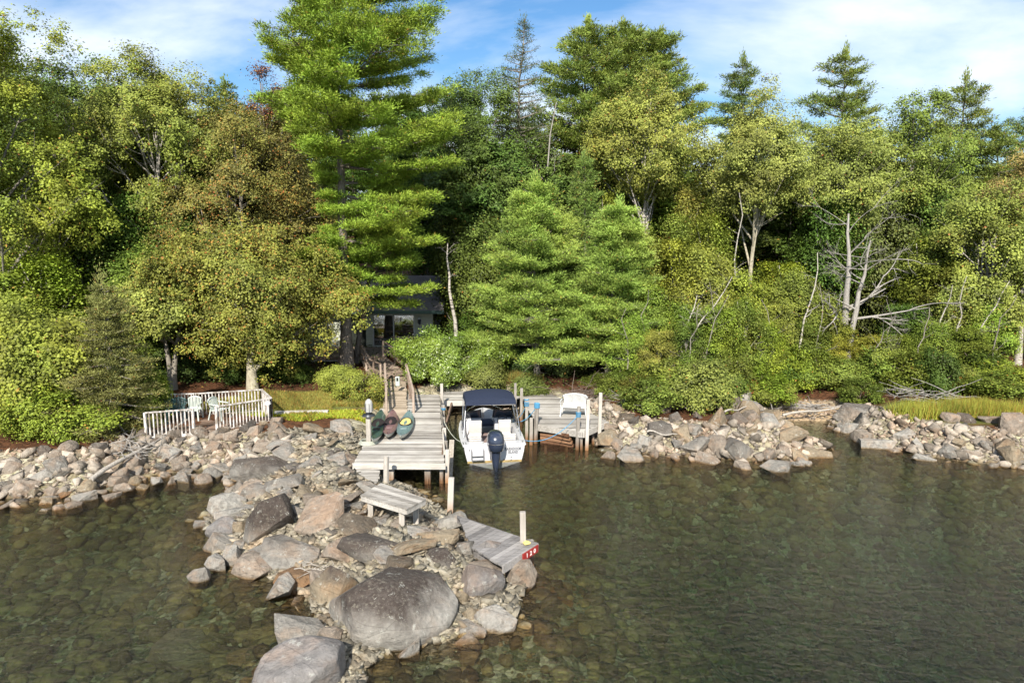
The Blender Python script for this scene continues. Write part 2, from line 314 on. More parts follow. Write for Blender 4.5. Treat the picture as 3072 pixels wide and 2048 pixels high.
class MB:
    """collects boxes, tubes and lofts, then links them as ONE mesh object"""
    def __init__(s, seed=1): s.v = []; s.f = []; s.a = []; s.r = random.Random(seed)
    def add(s, V, F, v=None):
        b = len(s.v); s.v += [tuple(x) for x in V]; s.f += [tuple(b + i for i in f) for f in F]
        s.a += [s.r.random() if v is None else v] * len(F)
    def hexa(s, q, h, v=None):     # q = 4 bottom corners, h = height or vector up
        up = Vector((0, 0, h)) if isinstance(h, (int, float)) else Vector(h)
        q = [Vector(a) for a in q]
        s.add(q + [a + up for a in q], [(3, 2, 1, 0), (4, 5, 6, 7), (0, 1, 5, 4), (1, 2, 6, 5), (2, 3, 7, 6), (3, 0, 4, 7)], v); return s
    def box(s, c, size, rz=0.0, M=None, v=None):
        x, y, z = (a / 2 for a in size); rot = M if M is not None else Matrix.Rotation(rz, 3, 'Z')
        s.hexa([Vector(c) + rot @ Vector(p) for p in ((-x, -y, -z), (x, -y, -z), (x, y, -z), (-x, y, -z))], rot @ Vector((0, 0, 2 * z)), v); return s
    def beam(s, a, b, w, h, v=None):      # rectangular bar from a to b
        a = Vector(a); b = Vector(b); d = (b - a); L = d.length; d.normalize()
        up = Vector((0, 0, 1)) if abs(d.z) < 0.95 else Vector((0, 1, 0))
        sx = d.cross(up).normalized(); sz = sx.cross(d).normalized()
        q = [a + sx * (w / 2) * i + sz * (h / 2) * j for i, j in ((-1, -1), (1, -1), (1, 1), (-1, 1))]
        s.hexa(q, b - a, v); return s
    def tube(s, pts, rad, n=8, v=None, cap=True):
        pts = [Vector(p) for p in pts]; rad = [rad] * len(pts) if isinstance(rad, (int, float)) else rad
        V = []; ref = Vector((0, 0, 1))
        for i, p in enumerate(pts):
            d = (pts[min(i + 1, len(pts) - 1)] - pts[max(i - 1, 0)]).normalized()
            u = d.cross(ref if abs(d.z) < 0.9 else Vector((0, 1, 0))).normalized(); w = u.cross(d)
            V += [p + (u * math.cos(2 * math.pi * k / n) + w * math.sin(2 * math.pi * k / n)) * rad[i] for k in range(n)]
        F = [(i * n + k, i * n + (k + 1) % n, (i + 1) * n + (k + 1) % n, (i + 1) * n + k) for i in range(len(pts) - 1) for k in range(n)]
        if cap: F += [tuple(range(n))[::-1], tuple((len(pts) - 1) * n + k for k in range(n))]
        s.add(V, F, v); return s
    def loft(s, rings, close=True, cap=True, v=None):
        n = len(rings[0]); V = [p for r in rings for p in r]
        F = [(i * n + k, i * n + (k + 1) % n, (i + 1) * n + (k + 1) % n, (i + 1) * n + k) for i in range(len(rings) - 1) for k in range(n if close else n - 1)]
        if cap and close: F += [tuple(range(n))[::-1], tuple((len(rings) - 1) * n + k for k in range(n))]
        s.add(V, F, v); return s
    def build(s, name, mat, parent=None, smooth=None, bevel=0.0, loc=None):
        me = bpy.data.meshes.new(name); me.from_pydata([tuple(x) for x in s.v], [], s.f); me.update()
        me.attributes.new('v', 'FLOAT', 'FACE').data.foreach_set('value', np.array(s.a, dtype=np.float32))
        me.materials.append(MATS[mat])
        if smooth is not None:
            me.polygons.foreach_set('use_smooth', np.ones(len(me.polygons), dtype=bool)); me.set_sharp_from_angle(angle=R(smooth))
        o = bpy.data.objects.new(name, me)
        if loc is not None: o.location = loc
        if bevel:
            b = o.modifiers.new('bevel', 'BEVEL'); b.width = bevel; b.segments = 2; b.limit_method = 'ANGLE'
        return link(o, parent)
def copy_tree(o, parent=None):
    c = o.copy(); C.objects.link(c)
    if parent is not None: c.parent = parent
    for ch in list(o.children): copy_tree(ch, c)
    return c

# ------------------------------------------------------------------ the shoreline and the ground sheet
shore_px = [(0,1492),(100,1500),(160,1485),(215,1495),(330,1455),(400,1432),(560,1412),(700,1408),(735,1440),(700,1485),(640,1530),(615,1580),(640,1650),(700,1700),(800,1730),(880,1765),
 (935,1810),(950,1870),(850,1960),(790,2048),(760,2150),(1100,2150),(1090,2010),(1180,1950),(1330,1930),(1420,1880),(1540,1880),(1560,1800),(1590,1735),(1560,1700),(1480,1670),(1400,1600),(1320,1530),
 (1230,1465),(1165,1440),(1205,1300),(1285,1240),(1345,1228),(1480,1232),(1560,1236),(1600,1244),(1690,1275),(1770,1325),(1830,1352),(2000,1365),(2250,1382),(2440,1372),(2480,1345),(2420,1320),
 (2330,1282),(2365,1262),(2480,1262),(2540,1300),(2640,1330),(2750,1365),(2900,1385),(3072,1402)]
sh = [(-400.0, 12.0), (-60.0, 19.0), (-28.0, 21.0)] + [tuple(P(x, y, 0)[:2]) for x, y in shore_px] + [(30.0, 22.5), (60.0, 20.0), (400.0, 10.0)]
SH = np.array(sh); POLY = np.vstack([SH, [(400, 700), (-400, 700)]])
def shore_dist(X, Y):          # + on land, - over water
    d2 = np.full(X.shape, 1e12)
    for i in range(len(SH) - 1):
        a = SH[i]; b = SH[i + 1]; ab = b - a; L = (ab ** 2).sum()
        t = np.clip(((X - a[0]) * ab[0] + (Y - a[1]) * ab[1]) / L, 0, 1)
        d2 = np.minimum(d2, (X - a[0] - t * ab[0]) ** 2 + (Y - a[1] - t * ab[1]) ** 2)
    ins = np.zeros(X.shape, bool); n = len(POLY); j = n - 1
    for i in range(n):
        xi, yi = POLY[i]; xj, yj = POLY[j]
        ins ^= ((yi > Y) != (yj > Y)) & (X < (xj - xi) * (Y - yi) / (yj - yi + 1e-12) + xi); j = i
    return np.sqrt(d2) * np.where(ins, 1, -1)
COVE = P(2420, 1235, 0.2); SLIP = P(1430, 1245, 0.0)
def sstep(x): x = np.clip(x, 0, 1); return x * x * (3 - 2 * x)
def ground_z(X, Y):
    X = np.asarray(X, float); Y = np.asarray(Y, float); d = shore_dist(X, Y)
    rough = fbm(X * 1.3, Y * 1.3, 3) - 0.5; bump = fbm(X * 3.1, Y * 3.1, 9, 3) - 0.45
    land = 0.10 + 0.78 * sstep(d / 2.1) + 0.012 * np.clip(d, 0, 60)
    penin = (Y < 24) & (X > -9) & (X < 2)
    land = land * np.where(penin, .82, 1) + np.where(penin, 0.30 * rough + 0.16 * bump, 0.05 * rough) * sstep(d / 0.8)
    gentle = np.exp(-(((X - COVE.x) / 2.6) ** 2 + ((Y - COVE.y) / 2.0) ** 2)); land = land * (1 - 0.72 * gentle)
    back = np.clip(Y - 41 - 2.0 * (fbm(X * .1, Y * .1, 5) - .5), 0, 400)
    hill = 0.17 * back * sstep(back / 10); hill = np.minimum(hill, 13 + 0 * hill)
    land = land + hill + 0.35 * sstep((Y - 33) / 6) + 0.5 * (fbm(X * .25, Y * .25, 21) - .5) * sstep((Y - 36) / 4)
    wd = np.clip(-d, 0, 500)
    water = -0.10 - 0.55 * sstep(wd / 2.5) - 0.10 * np.minimum(wd, 9) - 0.03 * np.clip(wd - 9, 0, 60) + 0.30 * rough + 0.12 * bump - 2.0 * sstep((X - 0.5) / 6) * sstep((wd - .8) / 5) * sstep((26 - Y) / 8)
    slip = np.exp(-(((X - SLIP.x) / 1.8) ** 2 + ((Y - SLIP.y) / 1.6) ** 2)); water = water * (1 - 0.85 * slip)
    return np.where(d > 0, land, np.minimum(water, -0.03))
def gz(x, y): return float(ground_z(np.array([x]), np.array([y]))[0])
def axis(lo, hi, step, far_lo, far_hi):
    a = list(np.arange(lo, hi + 1e-6, step)); s = step; x = lo
    while x > far_lo: s *= 1.22; x -= s; a.insert(0, x)
    s = step; x = hi
    while x < far_hi: s *= 1.22; x += s; a.append(x)
    return np.array(a)
gx = axis(-22, 22, 0.14, -420, 420); gy = axis(9.5, 36, 0.13, -60, 640)
GX, GY = np.meshgrid(gx, gy); GZ = ground_z(GX, GY); D = shore_dist(GX, GY)
nx, ny = len(gx), len(gy)
idx = np.arange(nx * ny).reshape(ny, nx)
F = np.stack([idx[:-1, :-1], idx[:-1, 1:], idx[1:, 1:], idx[1:, :-1]], -1).reshape(-1, 4)
bed = sstep((0.05 - D) / 0.25)
rub = sstep((D + 0.1) / 0.3) * (1 - sstep((D - 2.2 + fbm(GX, GY, 31) * 1.2) / 0.6)); pen = (GY < 25.5) & (GX > -10) & (GX < 2); rub = np.where(pen & (D > 0), 1.0, rub)
lm = np.exp(-(((GX + 10.0) / 3.8) ** 2 + ((GY - 30.5) / 2.6) ** 2)) + np.exp(-(((GX + 1.5) / 3.5) ** 2 + ((GY - 36.5) / 1.6) ** 2)) + np.exp(-(((GX - 19.5) / 4) ** 2 + ((GY - 29) / 2.5) ** 2))
lawn = sstep((lm - 0.3) / 0.25)
sandm = np.exp(-(((GX - SLIP.x) / 2.2) ** 2 + ((GY - SLIP.y) / 2.2) ** 2)) + np.exp(-(((GX - COVE.x) / 2.2) ** 2 + ((GY - COVE.y) / 1.6) ** 2)) * 0.9
sandm = sstep((sandm - 0.35) / 0.3)
me = np_mesh('ground', np.stack([GX.ravel(), GY.ravel(), GZ.ravel()], -1), F, 'ground',
   {'bed': ('POINT', bed.ravel()), 'rubble': ('POINT', rub.ravel()), 'lawn': ('POINT', (lawn * (1 - rub * 0.8)).ravel()), 'sand': ('POINT', sandm.ravel())}, True)
tag(link(bpy.data.objects.new('ground', me)), kind='structure')
wb = MB(); wb.box((0, 290, -6.0), (838, 696, 12.0)); tag(wb.build('lake_water', 'water'), kind='structure')

# ------------------------------------------------------------------ stones
import bmesh
def ico(sub):
    bm = bmesh.new(); bmesh.ops.create_icosphere(bm, subdivisions=sub, radius=1.0)
    V = np.array([v.co[:] for v in bm.verts]); F = np.array([[v.index for v in f.verts] for f in bm.faces]); bm.free(); return V, F
ICO = {k: ico(k) for k in (1, 2, 4)}
def rock_verts(seed, sub=4, cuts=14, dlo=0.55, dhi=0.9, rough=0.05, flat=1.0):
    rg = np.random.default_rng(seed); V = ICO[sub][0].copy()
    for i in range(cuts):
        n = rg.normal(size=3); n /= np.linalg.norm(n); d = rg.uniform(dlo, dhi)
        e = V @ n - d; k = e > 0; V[k] -= np.outer(e[k], n) * 0.97
    if rough and sub > 2:
        th = np.arctan2(V[:, 1], V[:, 0]); r = np.linalg.norm(V, axis=1)
        ns = fbm(V[:, 0] * 2.2 + 7 + seed, V[:, 1] * 2.2 + V[:, 2] * 1.7 + 9, seed, 4) - 0.47
        ns2 = fbm(V[:, 2] * 5 + seed, V[:, 0] * 5 + V[:, 1] * 3.7, seed + 5, 3) - 0.45
        V *= (1 + rough * 2.2 * ns + rough * 0.8 * ns2)[:, None]
    m = np.abs(V).max(axis=0); V = V / m; V[:, 2] *= flat; return V
def hull_rock(seed, n=16, box=2.6, ext=(1, 1, 1), bev=0.05):
    rg = np.random.default_rng(seed + 500); d = rg.normal(size=(n, 3)); d /= (np.abs(d) ** box).sum(1, keepdims=True) ** (1 / box); d *= rg.uniform(.78, 1.0, (n, 1)) * np.array(ext)
    bm = bmesh.new()
    for p in d: bm.verts.new(p)
    r = bmesh.ops.convex_hull(bm, input=list(bm.verts)); bmesh.ops.delete(bm, geom=[g for g in r['geom_interior'] if isinstance(g, bmesh.types.BMVert)], context='VERTS')
    bmesh.ops.dissolve_limit(bm, angle_limit=R(14), verts=list(bm.verts), edges=list(bm.edges))
    if bev: bmesh.ops.bevel(bm, geom=list(bm.edges), offset=bev, segments=2, affect='EDGES', profile=.6, clamp_overlap=True)
    bmesh.ops.triangulate(bm, faces=list(bm.faces)); bm.verts.index_update()
    V = np.array([v.co[:] for v in bm.verts]); F = np.array([[v.index for v in f.verts] for f in bm.faces]); bm.free()
    c = (V.max(0) + V.min(0)) / 2; V = (V - c) / ((V.max(0) - V.min(0)) / 2); return V, F
def hull_mesh(seed, **k):
    V, F = hull_rock(seed, **k); me = np_mesh('boulder', V, F, 'rock', smooth=True); me.set_sharp_from_angle(angle=R(24)); return me
def rock_mesh(seed, **k):
    V = rock_verts(seed, **k); me = np_mesh('boulder', V, ICO[k.get('sub', 4)][1], 'rock', smooth=True); me.set_sharp_from_angle(angle=R(32)); return me
ROCKS = {'angular': [hull_mesh(s, n=14, box=3.2) for s in range(8)],
         'slab': [hull_mesh(s, n=15, box=4.5, bev=.04) for s in range(20, 24)],
         'round': [rock_mesh(40, cuts=12, dlo=0.70, dhi=0.9, rough=0.045)] + [rock_mesh(41, cuts=12, dlo=0.66, dhi=0.9, rough=0.05)] + [hull_mesh(s, n=34, box=2.2, bev=.06) for s in range(42, 45)],
         'point': [hull_mesh(s, n=8, box=2.0) for s in range(60, 64)]}
rr = random.Random(5)
GREY = (0.45, 0.415, 0.36); PINK = (0.52, 0.43, 0.34); TAN = (0.50, 0.405, 0.28); PALE = (0.57, 0.53, 0.465); RUST = (0.45, 0.28, 0.155); PURP = (0.43, 0.40, 0.375)
hero_spots = []; hero_names = []
LM = [(1172,1800,'the huge dome'),(915,2000,'the cracked grey-purple boulder'),(845,1775,'the pale pyramid stone'),(700,1680,'the tall upright stone'),(806,1568,'the big square slab'),(1321,1698,'the dark brown boulder'),(1445,1757,'the round dark-capped boulder'),(1180,1500,'the plank bench'),(1500,1600,'the low plank walk'),(1085,1380,'the near end of the dock'),(790,1408,'the dark rock at the cove head'),(36,1432,'the big pink-orange boulder'),(205,1400,'the broad pink boulder'),(400,1370,'the bleached log'),(520,1330,'the left railing'),(620,1320,'the deck opening'),(740,1300,'the right railing'),(850,1300,'the groundcover'),(1850,1330,'the right dock'),(1990,1270,'the dark-capped dome'),(2175,1262,'the square dark-faced block'),(2300,1300,'the brown domed stone'),(2375,1305,'the long tan spit stone'),(2570,1245,'the grey-capped boulder'),(2663,1280,'the wide pink-grey boulder'),(2716,1322,'the white faceted stone'),(2855,1332,'the tall pale boulder'),(2950,1312,'the boulder below the marsh grass'),(1450,1220,'the boat canopy')]
def proj(x, y, z):
    d = Vector((x, y, z - CAM_H)); zc = d.y * math.cos(PITCH) - d.z * math.sin(PITCH); yc = d.y * math.sin(PITCH) + d.z * math.cos(PITCH)
    return 1536 + 2048 * d.x / zc, 1024 - 2048 * yc / zc
def where(px, py, lms):
    b = min(lms, key=lambda l: (l[0] - px) ** 2 + (1.6 * (l[1] - py)) ** 2); dx, dy = px - b[0], (py - b[1]) * 1.5
    h = math.hypot(dx, dy); w = ('right of' if dx > 0 else 'left of') if abs(dx) > 1.8 * abs(dy) else ('below' if dy > 0 else 'above') if abs(dy) > 1.8 * abs(dx) else ('below right of' if dy > 0 else 'above right of') if dx > 0 else ('below left of' if dy > 0 else 'above left of')
    return ('just ' if h < 60 else '') + w + ' ' + b[2]
def put_rock(kind, i, loc, sx, sy, sz, rz, tilt, col, dark, label, group=None):
    me = ROCKS[kind][i % len(ROCKS[kind])]
    o = bpy.data.objects.new('boulder', me); C.objects.link(o); o.location = loc; o.scale = (sx, sy, sz)
    o.rotation_euler = (tilt * rr.uniform(-1, 1), tilt * rr.uniform(-1, 1), rz); o.color = (*col, dark)
    tag(o, label, 'rock', group); return o
def hero_rock(cx, cy, w, h, kind, i, col, dark, label, sink=0.35, tilt=0.12, z=None, by=0.8):
    g = 0.0
    for _ in range(4):
        q = P(cx, cy + h * 0.42, max(g, 0) if z is None else z); g = gz(q.x, q.y) if z is None else z
        g = max(g, 0.0) if z is None else z
    s = 2048 / (q.y * math.cos(PITCH) + (CAM_H - q.z) * math.sin(PITCH)); al = math.atan2(CAM_H, q.y)
    a = w * 1.05 / 2 / s; b = a * by; hh = h * 1.06 / 2 / s
    c = math.sqrt(max(hh ** 2 - (b * math.sin(al)) ** 2, (0.42 * a) ** 2)) / math.cos(al); c = min(c, 1.3 * a)
    ctr = P(cx, cy, g + c * (1 - 2 * sink) * 0.9)
    hero_spots.append((ctr.x, ctr.y, a)); hero_names.append(label)
    return put_rock(kind, i, ctr, a * 1.04, b, c * 1.06, rr.choice((0, math.pi)) + rr.uniform(-.25, .25), tilt, col, dark, label)
H_ = hero_rock
H_(1172,1820,392,262,'round',0,PALE,1.0,'huge dark-topped domed boulder at the tip of the stone jetty',0.3,0.05,by=0.85)
H_(915,2010,275,185,'round',1,PURP,0.0,'large cracked grey-purple boulder in the water at the bottom edge of the photo',0.3,0.05)
H_(905,1900,150,115,'angular',2,GREY,0.1,'leaning grey slab rock left of the huge domed boulder')
H_(988,1902,72,48,'round',2,PINK,0.0,'small rounded pinkish stone between the two largest boulders of the jetty')
H_(1005,1768,150,135,'angular',3,TAN,1.0,'tan wedge rock with a blackened top touching the huge dome on its left')
H_(900,1750,125,78,'slab',1,RUST,0.2,'rusty orange-brown rock behind the pale pyramid stone')
H_(845,1775,90,84,'point',0,PALE,0.0,'pale pyramid-shaped stone standing in the water left of the rusty rock')
H_(597,1730,62,52,'round',3,GREY,0.1,'lone low grey stone farthest left off the jetty, in the water')
H_(650,1697,62,62,'angular',1,PALE,0.0,'pale grey stone between the lone low stone and the tall upright stone')
H_(700,1680,62,92,'angular',5,PALE,0.0,'tall upright pale stone on the left edge of the jetty')
H_(602,1575,44,34,'point',2,GREY,0.0,'small pointed stone in the water beside the pale rounded shoulder rock')
H_(685,1520,112,86,'round',4,PALE,0.0,'pale rounded rock at the upper left shoulder of the jetty')
H_(668,1592,100,80,'round',0,PURP,0.0,'bluish grey rock below the pale rounded shoulder rock')
H_(655,1640,92,72,'angular',6,GREY,0.0,'grey broken rock at the water under the bluish grey rock')
H_(725,1592,50,66,'angular',7,TAN,0.0,'small tan rock pressed against the big square dark slab')
H_(806,1568,142,158,'slab',0,GREY,1.0,'big square upright slab with a brown-black face on the left of the jetty',0.25,0.03)
H_(912,1570,92,108,'point',1,PALE,0.5,'white-streaked wedge rock right of the big square slab')
H_(785,1700,150,66,'slab',2,PINK,0.1,'long low pink-grey slab sloping into the water beside the upright stone')
H_(770,1668,80,60,'angular',0,GREY,0.1,'grey block above the long low pink-grey slab')
H_(880,1660,170,66,'slab',3,GREY,0.9,'flat slab crusted with black lichen in the middle left of the jetty')
H_(1000,1602,78,46,'round',1,GREY,1.0,'small round almost black stone beside the driftwood twigs')
H_(1110,1650,160,74,'slab',1,GREY,0.9,'lichen-spotted dark slab behind the huge domed boulder')
H_(1321,1698,108,104,'round',2,GREY,1.0,'smooth dark brown boulder up and right of the huge dome')
H_(1445,1757,130,128,'round',3,PURP,0.6,'round grey boulder with a dark cap at the right edge of the jetty')
H_(1485,1862,130,86,'angular',4,PALE,0.0,'pale flat-topped boulder in the water below the round dark-capped boulder')
H_(1225,1952,64,68,'point',3,PALE,0.0,'small pyramid stone in the water in front of the huge dome')
H_(1557,1732,98,98,'angular',1,PINK,0.1,'pink faceted rock under the end of the plank walk with the red sign')
H_(1462,1668,96,92,'round',4,PURP,0.3,'dark grey rounded boulder beside the low plank walk')
H_(1348,1572,116,64,'slab',0,PALE,0.1,'pale flat-topped rock at the foot of the low plank walk')
H_(1260,1600,70,50,'angular',2,PALE,0.2,'pale broken stone in front of the plank bench')
H_(1200,1700,90,60,'angular',5,TAN,0.7,'dark-topped tan stone just behind the top of the huge dome')
H_(1385,1800,52,76,'angular',3,TAN,0.0,'narrow tan stone between the huge dome and the round dark-capped boulder')
H_(1412,1850,62,62,'round',0,TAN,0.0,'small tan stone at the right foot of the huge dome')
H_(1420,1888,80,36,'slab',3,GREY,0.0,'low wet slab at the water right of the huge dome')
H_(1400,1655,60,60,'angular',7,GREY,0.2,'grey stone on the left of the dark rounded boulder by the plank walk')
H_(1385,1720,60,44,'angular',0,PINK,0.1,'small pinkish stone above the round dark-capped boulder')
H_(790,1408,180,82,'slab',2,GREY,0.9,'long dark-topped rock at the head of the left cove')
H_(850,1455,120,66,'slab',0,PALE,0.4,'white-lichened rock behind the big square slab')
H_(770,1480,90,60,'angular',4,GREY,0.3,'grey rock on the cove side behind the pale shoulder rock')
H_(1640,1795,140,80,'angular',6,RUST,0.0,'reddish rock mostly under water off the right end of the jetty',0.5,0.1,z=-0.42)
H_(1360,1935,150,70,'slab',1,RUST,0.0,'brown rock under the water right of the small pyramid stone',0.5,0.1,z=-0.45)
H_(560,1955,200,84,'slab',0,GREY,0.0,'long pale slab lying under the water at lower left',0.5,0.1,z=-0.75)
H_(760,1975,150,60,'slab',2,TAN,0.0,'flat brown slab under water left of the cracked grey-purple boulder',0.5,0.1,z=-0.6)
H_(390,1800,150,70,'slab',3,GREY,0.0,'dim slab under the water well left of the jetty',0.5,0.1,z=-0.9)
H_(36,1432,125,118,'round',1,PINK,0.1,'big smooth pink-orange boulder at the left edge of the photo')
H_(112,1452,92,92,'angular',0,PALE,0.0,'pale leaning block beside the big pink-orange boulder')
H_(205,1400,112,66,'slab',1,PINK,0.2,'broad flat-faced pink boulder on the left shore')
H_(160,1478,60,44,'angular',3,PINK,0.3,'dark pink stone at the water below the broad pink boulder')
H_(240,1450,72,52,'angular',6,GREY,0.0,'grey stone at the water right of the dark pink stone')
H_(308,1432,74,50,'angular',2,PALE,0.1,'pale stone on the left shore under the end of the bleached log')
H_(352,1448,64,46,'angular',5,PINK,0.0,'pinkish angular stone at the water on the inner left shore')
H_(192,1485,46,24,'slab',3,RUST,0.0,'small red-brown stone in the shallows by the left shore')
H_(520,1360,64,40,'angular',1,PINK,0.1,'pink flat stone in the middle of the left stone bank'); H_(600,1392,60,36,'slab',0,PINK,0.0,'pale pink slab at the waterline of the left stone bank')
H_(1991,1270,98,78,'round',0,PALE,0.9,'largest boulder of the middle stone bank, domed with a dark cap')
H_(2062,1300,46,64,'angular',2,PINK,0.2,'upright pink stone right of the dark-capped dome on the middle bank')
H_(1885,1285,66,44,'angular',4,PINK,0.0,'wide pink stone left of the dark-capped dome on the middle bank')
H_(2175,1262,62,40,'slab',1,GREY,0.9,'square dark-faced block at the top of the middle bank')
H_(2300,1300,70,56,'round',2,TAN,0.5,'brown domed stone towards the spit end of the middle bank'); H_(2375,1305,86,50,'slab',2,TAN,0.0,'long tan stone on the spit of the middle bank')
H_(2400,1358,70,36,'slab',3,RUST,0.0,'rust-coloured flat stone in the shallows at the end of the spit')
H_(2570,1245,126,78,'round',3,PALE,0.8,'large pale boulder with a grey cap nearest the cove on the right shore')
H_(2663,1280,136,78,'slab',0,PINK,0.8,'wide pink-grey boulder with dark top right of the grey-capped one')
H_(2548,1290,54,46,'angular',5,PALE,0.0,'upright pale block in front of the grey-capped boulder on the right shore')
H_(2592,1303,50,30,'angular',3,PINK,0.0,'small pink stone at the water below the wide pink-grey boulder')
H_(2716,1322,76,66,'angular',1,PALE,0.0,'white faceted stone at the water on the right shore')
H_(2795,1325,84,48,'slab',2,PINK,0.0,'pink slab right of the white faceted stone'); H_(2855,1332,76,92,'round',4,PALE,0.2,'tall rounded pale boulder at the water on the right shore')
H_(2905,1290,78,46,'angular',7,GREY,0.9,'dark wedge boulder in front of the tall marsh grass'); H_(2950,1312,96,56,'round',0,PINK,0.4,'pinkish domed boulder below the tall marsh grass')
H_(2965,1345,66,70,'angular',0,PALE,0.0,'pale split block right of the tall rounded boulder'); H_(3035,1325,66,66,'angular',6,PALE,0.1,'white block at the right edge of the photo')
H_(3050,1365,70,46,'angular',2,PALE,0.0,'broken pale stone lowest at the right edge of the photo'); H_(2925,1372,66,44,'point',1,PINK,0.0,'small pinkish pointed stone in the water on the right shore')
H_(2440,1215,66,42,'round',1,TAN,0.6,'round-topped tan stone left of the other at the back of the cove'); H_(2375,1222,56,34,'angular',3,TAN,0.1,'low tan stone at the left back of the cove'); H_(2500,1225,50,40,'angular',1,GREY,0.4,'grey stone between the cove beach and the grey-capped boulder')
H_(2050,1210,60,40,'round',3,PALE,0.0,'whitish stone in the bushes above the middle bank')
zones = [  # polygon in photo px, count, size range, palette, label, group
 ([(0,1400),(330,1385),(470,1340),(600,1335),(830,1310),(870,1350),(740,1412),(560,1418),(400,1440),(330,1465),(200,1500),(0,1495)], 92, (0.15,0.38), 'pink or grey angular stone packed in the bank below the white-railed deck', 'stones of the left bank'),
 ([(1800,1275),(1900,1240),(2120,1225),(2230,1222),(2330,1262),(2420,1310),(2470,1350),(2400,1378),(2250,1384),(2000,1366),(1800,1345)], 60, (0.24,0.56), 'pale angular stone packed in the middle bank right of the boat slip', 'stones of the middle bank'),
 ([(2520,1270),(2700,1300),(2850,1300),(3100,1310),(3100,1400),(2850,1375),(2700,1345),(2560,1300)], 16, (0.24,0.55), 'small pale stone between the big boulders of the right shore', 'filler stones of the right shore'),
 ([(860,1340),(1060,1330),(1080,1480),(1210,1550),(1370,1560),(1460,1640),(1560,1700),(1500,1800),(1400,1900),(1000,1880),(930,1800),(700,1680),(640,1640),(690,1490),(760,1440)], 60, (0.18,0.62), 'grey or tan stone half buried in the rubble of the jetty', 'stones set in the jetty rubble'),
 ([(1345,1205),(1560,1205),(1560,1236),(1345,1232)], 9, (0.14,0.28), 'small tan stone in the bank behind the boat', 'stones behind the boat slip')]
def inpoly(x, y, poly):
    c = False; j = len(poly) - 1
    for i in range(len(poly)):
        if (poly[i][1] > y) != (poly[j][1] > y) and x < (poly[j][0] - poly[i][0]) * (y - poly[i][1]) / (poly[j][1] - poly[i][1]) + poly[i][0]: c = not c
        j = i
    return c
for zi, (poly, cnt, (lo, hi), lab, grp) in enumerate(zones):
    rz = random.Random(70 + zi); W = [P(x, y, 0.35) for x, y in poly]; W = [(w.x, w.y) for w in W]
    xs = [w[0] for w in W]; ys = [w[1] for w in W]; placed = []; tries = 0
    while len(placed) < cnt and tries < 6000:
        tries += 1; x = rz.uniform(min(xs), max(xs)); y = rz.uniform(min(ys), max(ys))
        if not inpoly(x, y, W): continue
        s = lo + (hi - lo) * rz.random() ** 1.7 * (1 - tries / 9000)
        if any((x - a) ** 2 + (y - b) ** 2 < (0.74 * (s + t)) ** 2 for a, b, t in placed): continue
        if any((x - a) ** 2 + (y - b) ** 2 < (0.75 * t + 0.5 * s) ** 2 for a, b, t in hero_spots): continue
        placed.append((x, y, s)); g = gz(x, y)
        base = rz.choice((PINK, GREY, PALE, TAN, PINK)); k = rz.uniform(0.85, 1.2)
        kd = rz.choice(('angular', 'angular', 'slab', 'round', 'point') if zi != 3 else ('slab', 'slab', 'angular')); dk = 0.7 if rz.random() < 0.25 else 0.1; zc = max(g, -0.1) + s * 0.22; px_, py_ = proj(x, y, zc)
        tone = {PINK: 'pinkish', GREY: 'grey', PALE: 'pale', TAN: 'tan'}[base]; f = (s - lo) / (hi - lo)
        lab = ('small ' if f < .2 else 'large ' if f > .6 else '') + ('dark-topped ' if dk > .5 else '') + tone + ' ' + {'angular': 'angular', 'slab': 'flat', 'round': 'rounded', 'point': 'pointed'}[kd] + ' stone ' + where(px_, py_, LM)
        put_rock(kd, rz.randrange(8), (x, y, max(g, -0.1) + s * 0.22), s * rz.uniform(.9, 1.35), s * rz.uniform(.8, 1.1), s * (rz.uniform(.65, 1.05) if zi != 3 else rz.uniform(.28, .6)),
                 rz.uniform(0, 6.28), 0.45, tuple(c * k for c in base), dk, lab, grp)

def stones(name, pts, smin, smax, seed, tint, label, cat, flat=0.6, sub=1, lift=0.1):
    """countless small stones as one sheet of stuff"""
    rg = np.random.default_rng(seed); n = len(pts); protos = [hull_rock(700 + i + seed * 10, n=9 + sub, box=3 if sub < 10 else 2.1, bev=0) for i in range(8)]; VV = []; FF = []; AA = []; nn_ = 0
    S = rg.uniform(0, 1, n) ** 2.6 * (smax - smin) + smin; A = rg.uniform(0, 6.28, n); tilt = rg.normal(size=(n, 2)) * (.35 if sub < 10 else .12)
    pk = rg.integers(0, 8, n); val = rg.uniform(-0.2, 0.65, n)
    for i in range(8):
        k = pk == i; Vp, Fp = protos[i]; m_ = int(k.sum()); base = Vp[None] * np.stack([S[k] * rg.uniform(.8, 1.5, m_), S[k], S[k] * flat], -1)[:, None, :]
        base[..., 2] += base[..., 0] * tilt[k, 0][:, None] + base[..., 1] * tilt[k, 1][:, None]
        ca, sa = np.cos(A[k])[:, None], np.sin(A[k])[:, None]; V = np.stack([base[..., 0] * ca - base[..., 1] * sa, base[..., 0] * sa + base[..., 1] * ca, base[..., 2]], -1)
        V += pts[k][:, None, :]; V[..., 2] += (S[k] * flat * lift)[:, None]; nv = len(Vp)
        VV.append(V.reshape(-1, 3)); FF.append((Fp[None] + (np.arange(m_) * nv)[:, None, None] + nn_).reshape(-1, 3)); AA.append(np.repeat(val[k], len(Fp))); nn_ += m_ * nv
    me = np_mesh(name, np.vstack(VV), np.vstack(FF), 'rock', {'v': ('FACE', np.concatenate(AA))})
    o = bpy.data.objects.new(name, me); C.objects.link(o); o.color = (*tint, 0.0); return tag(o, label, cat, kind='stuff')
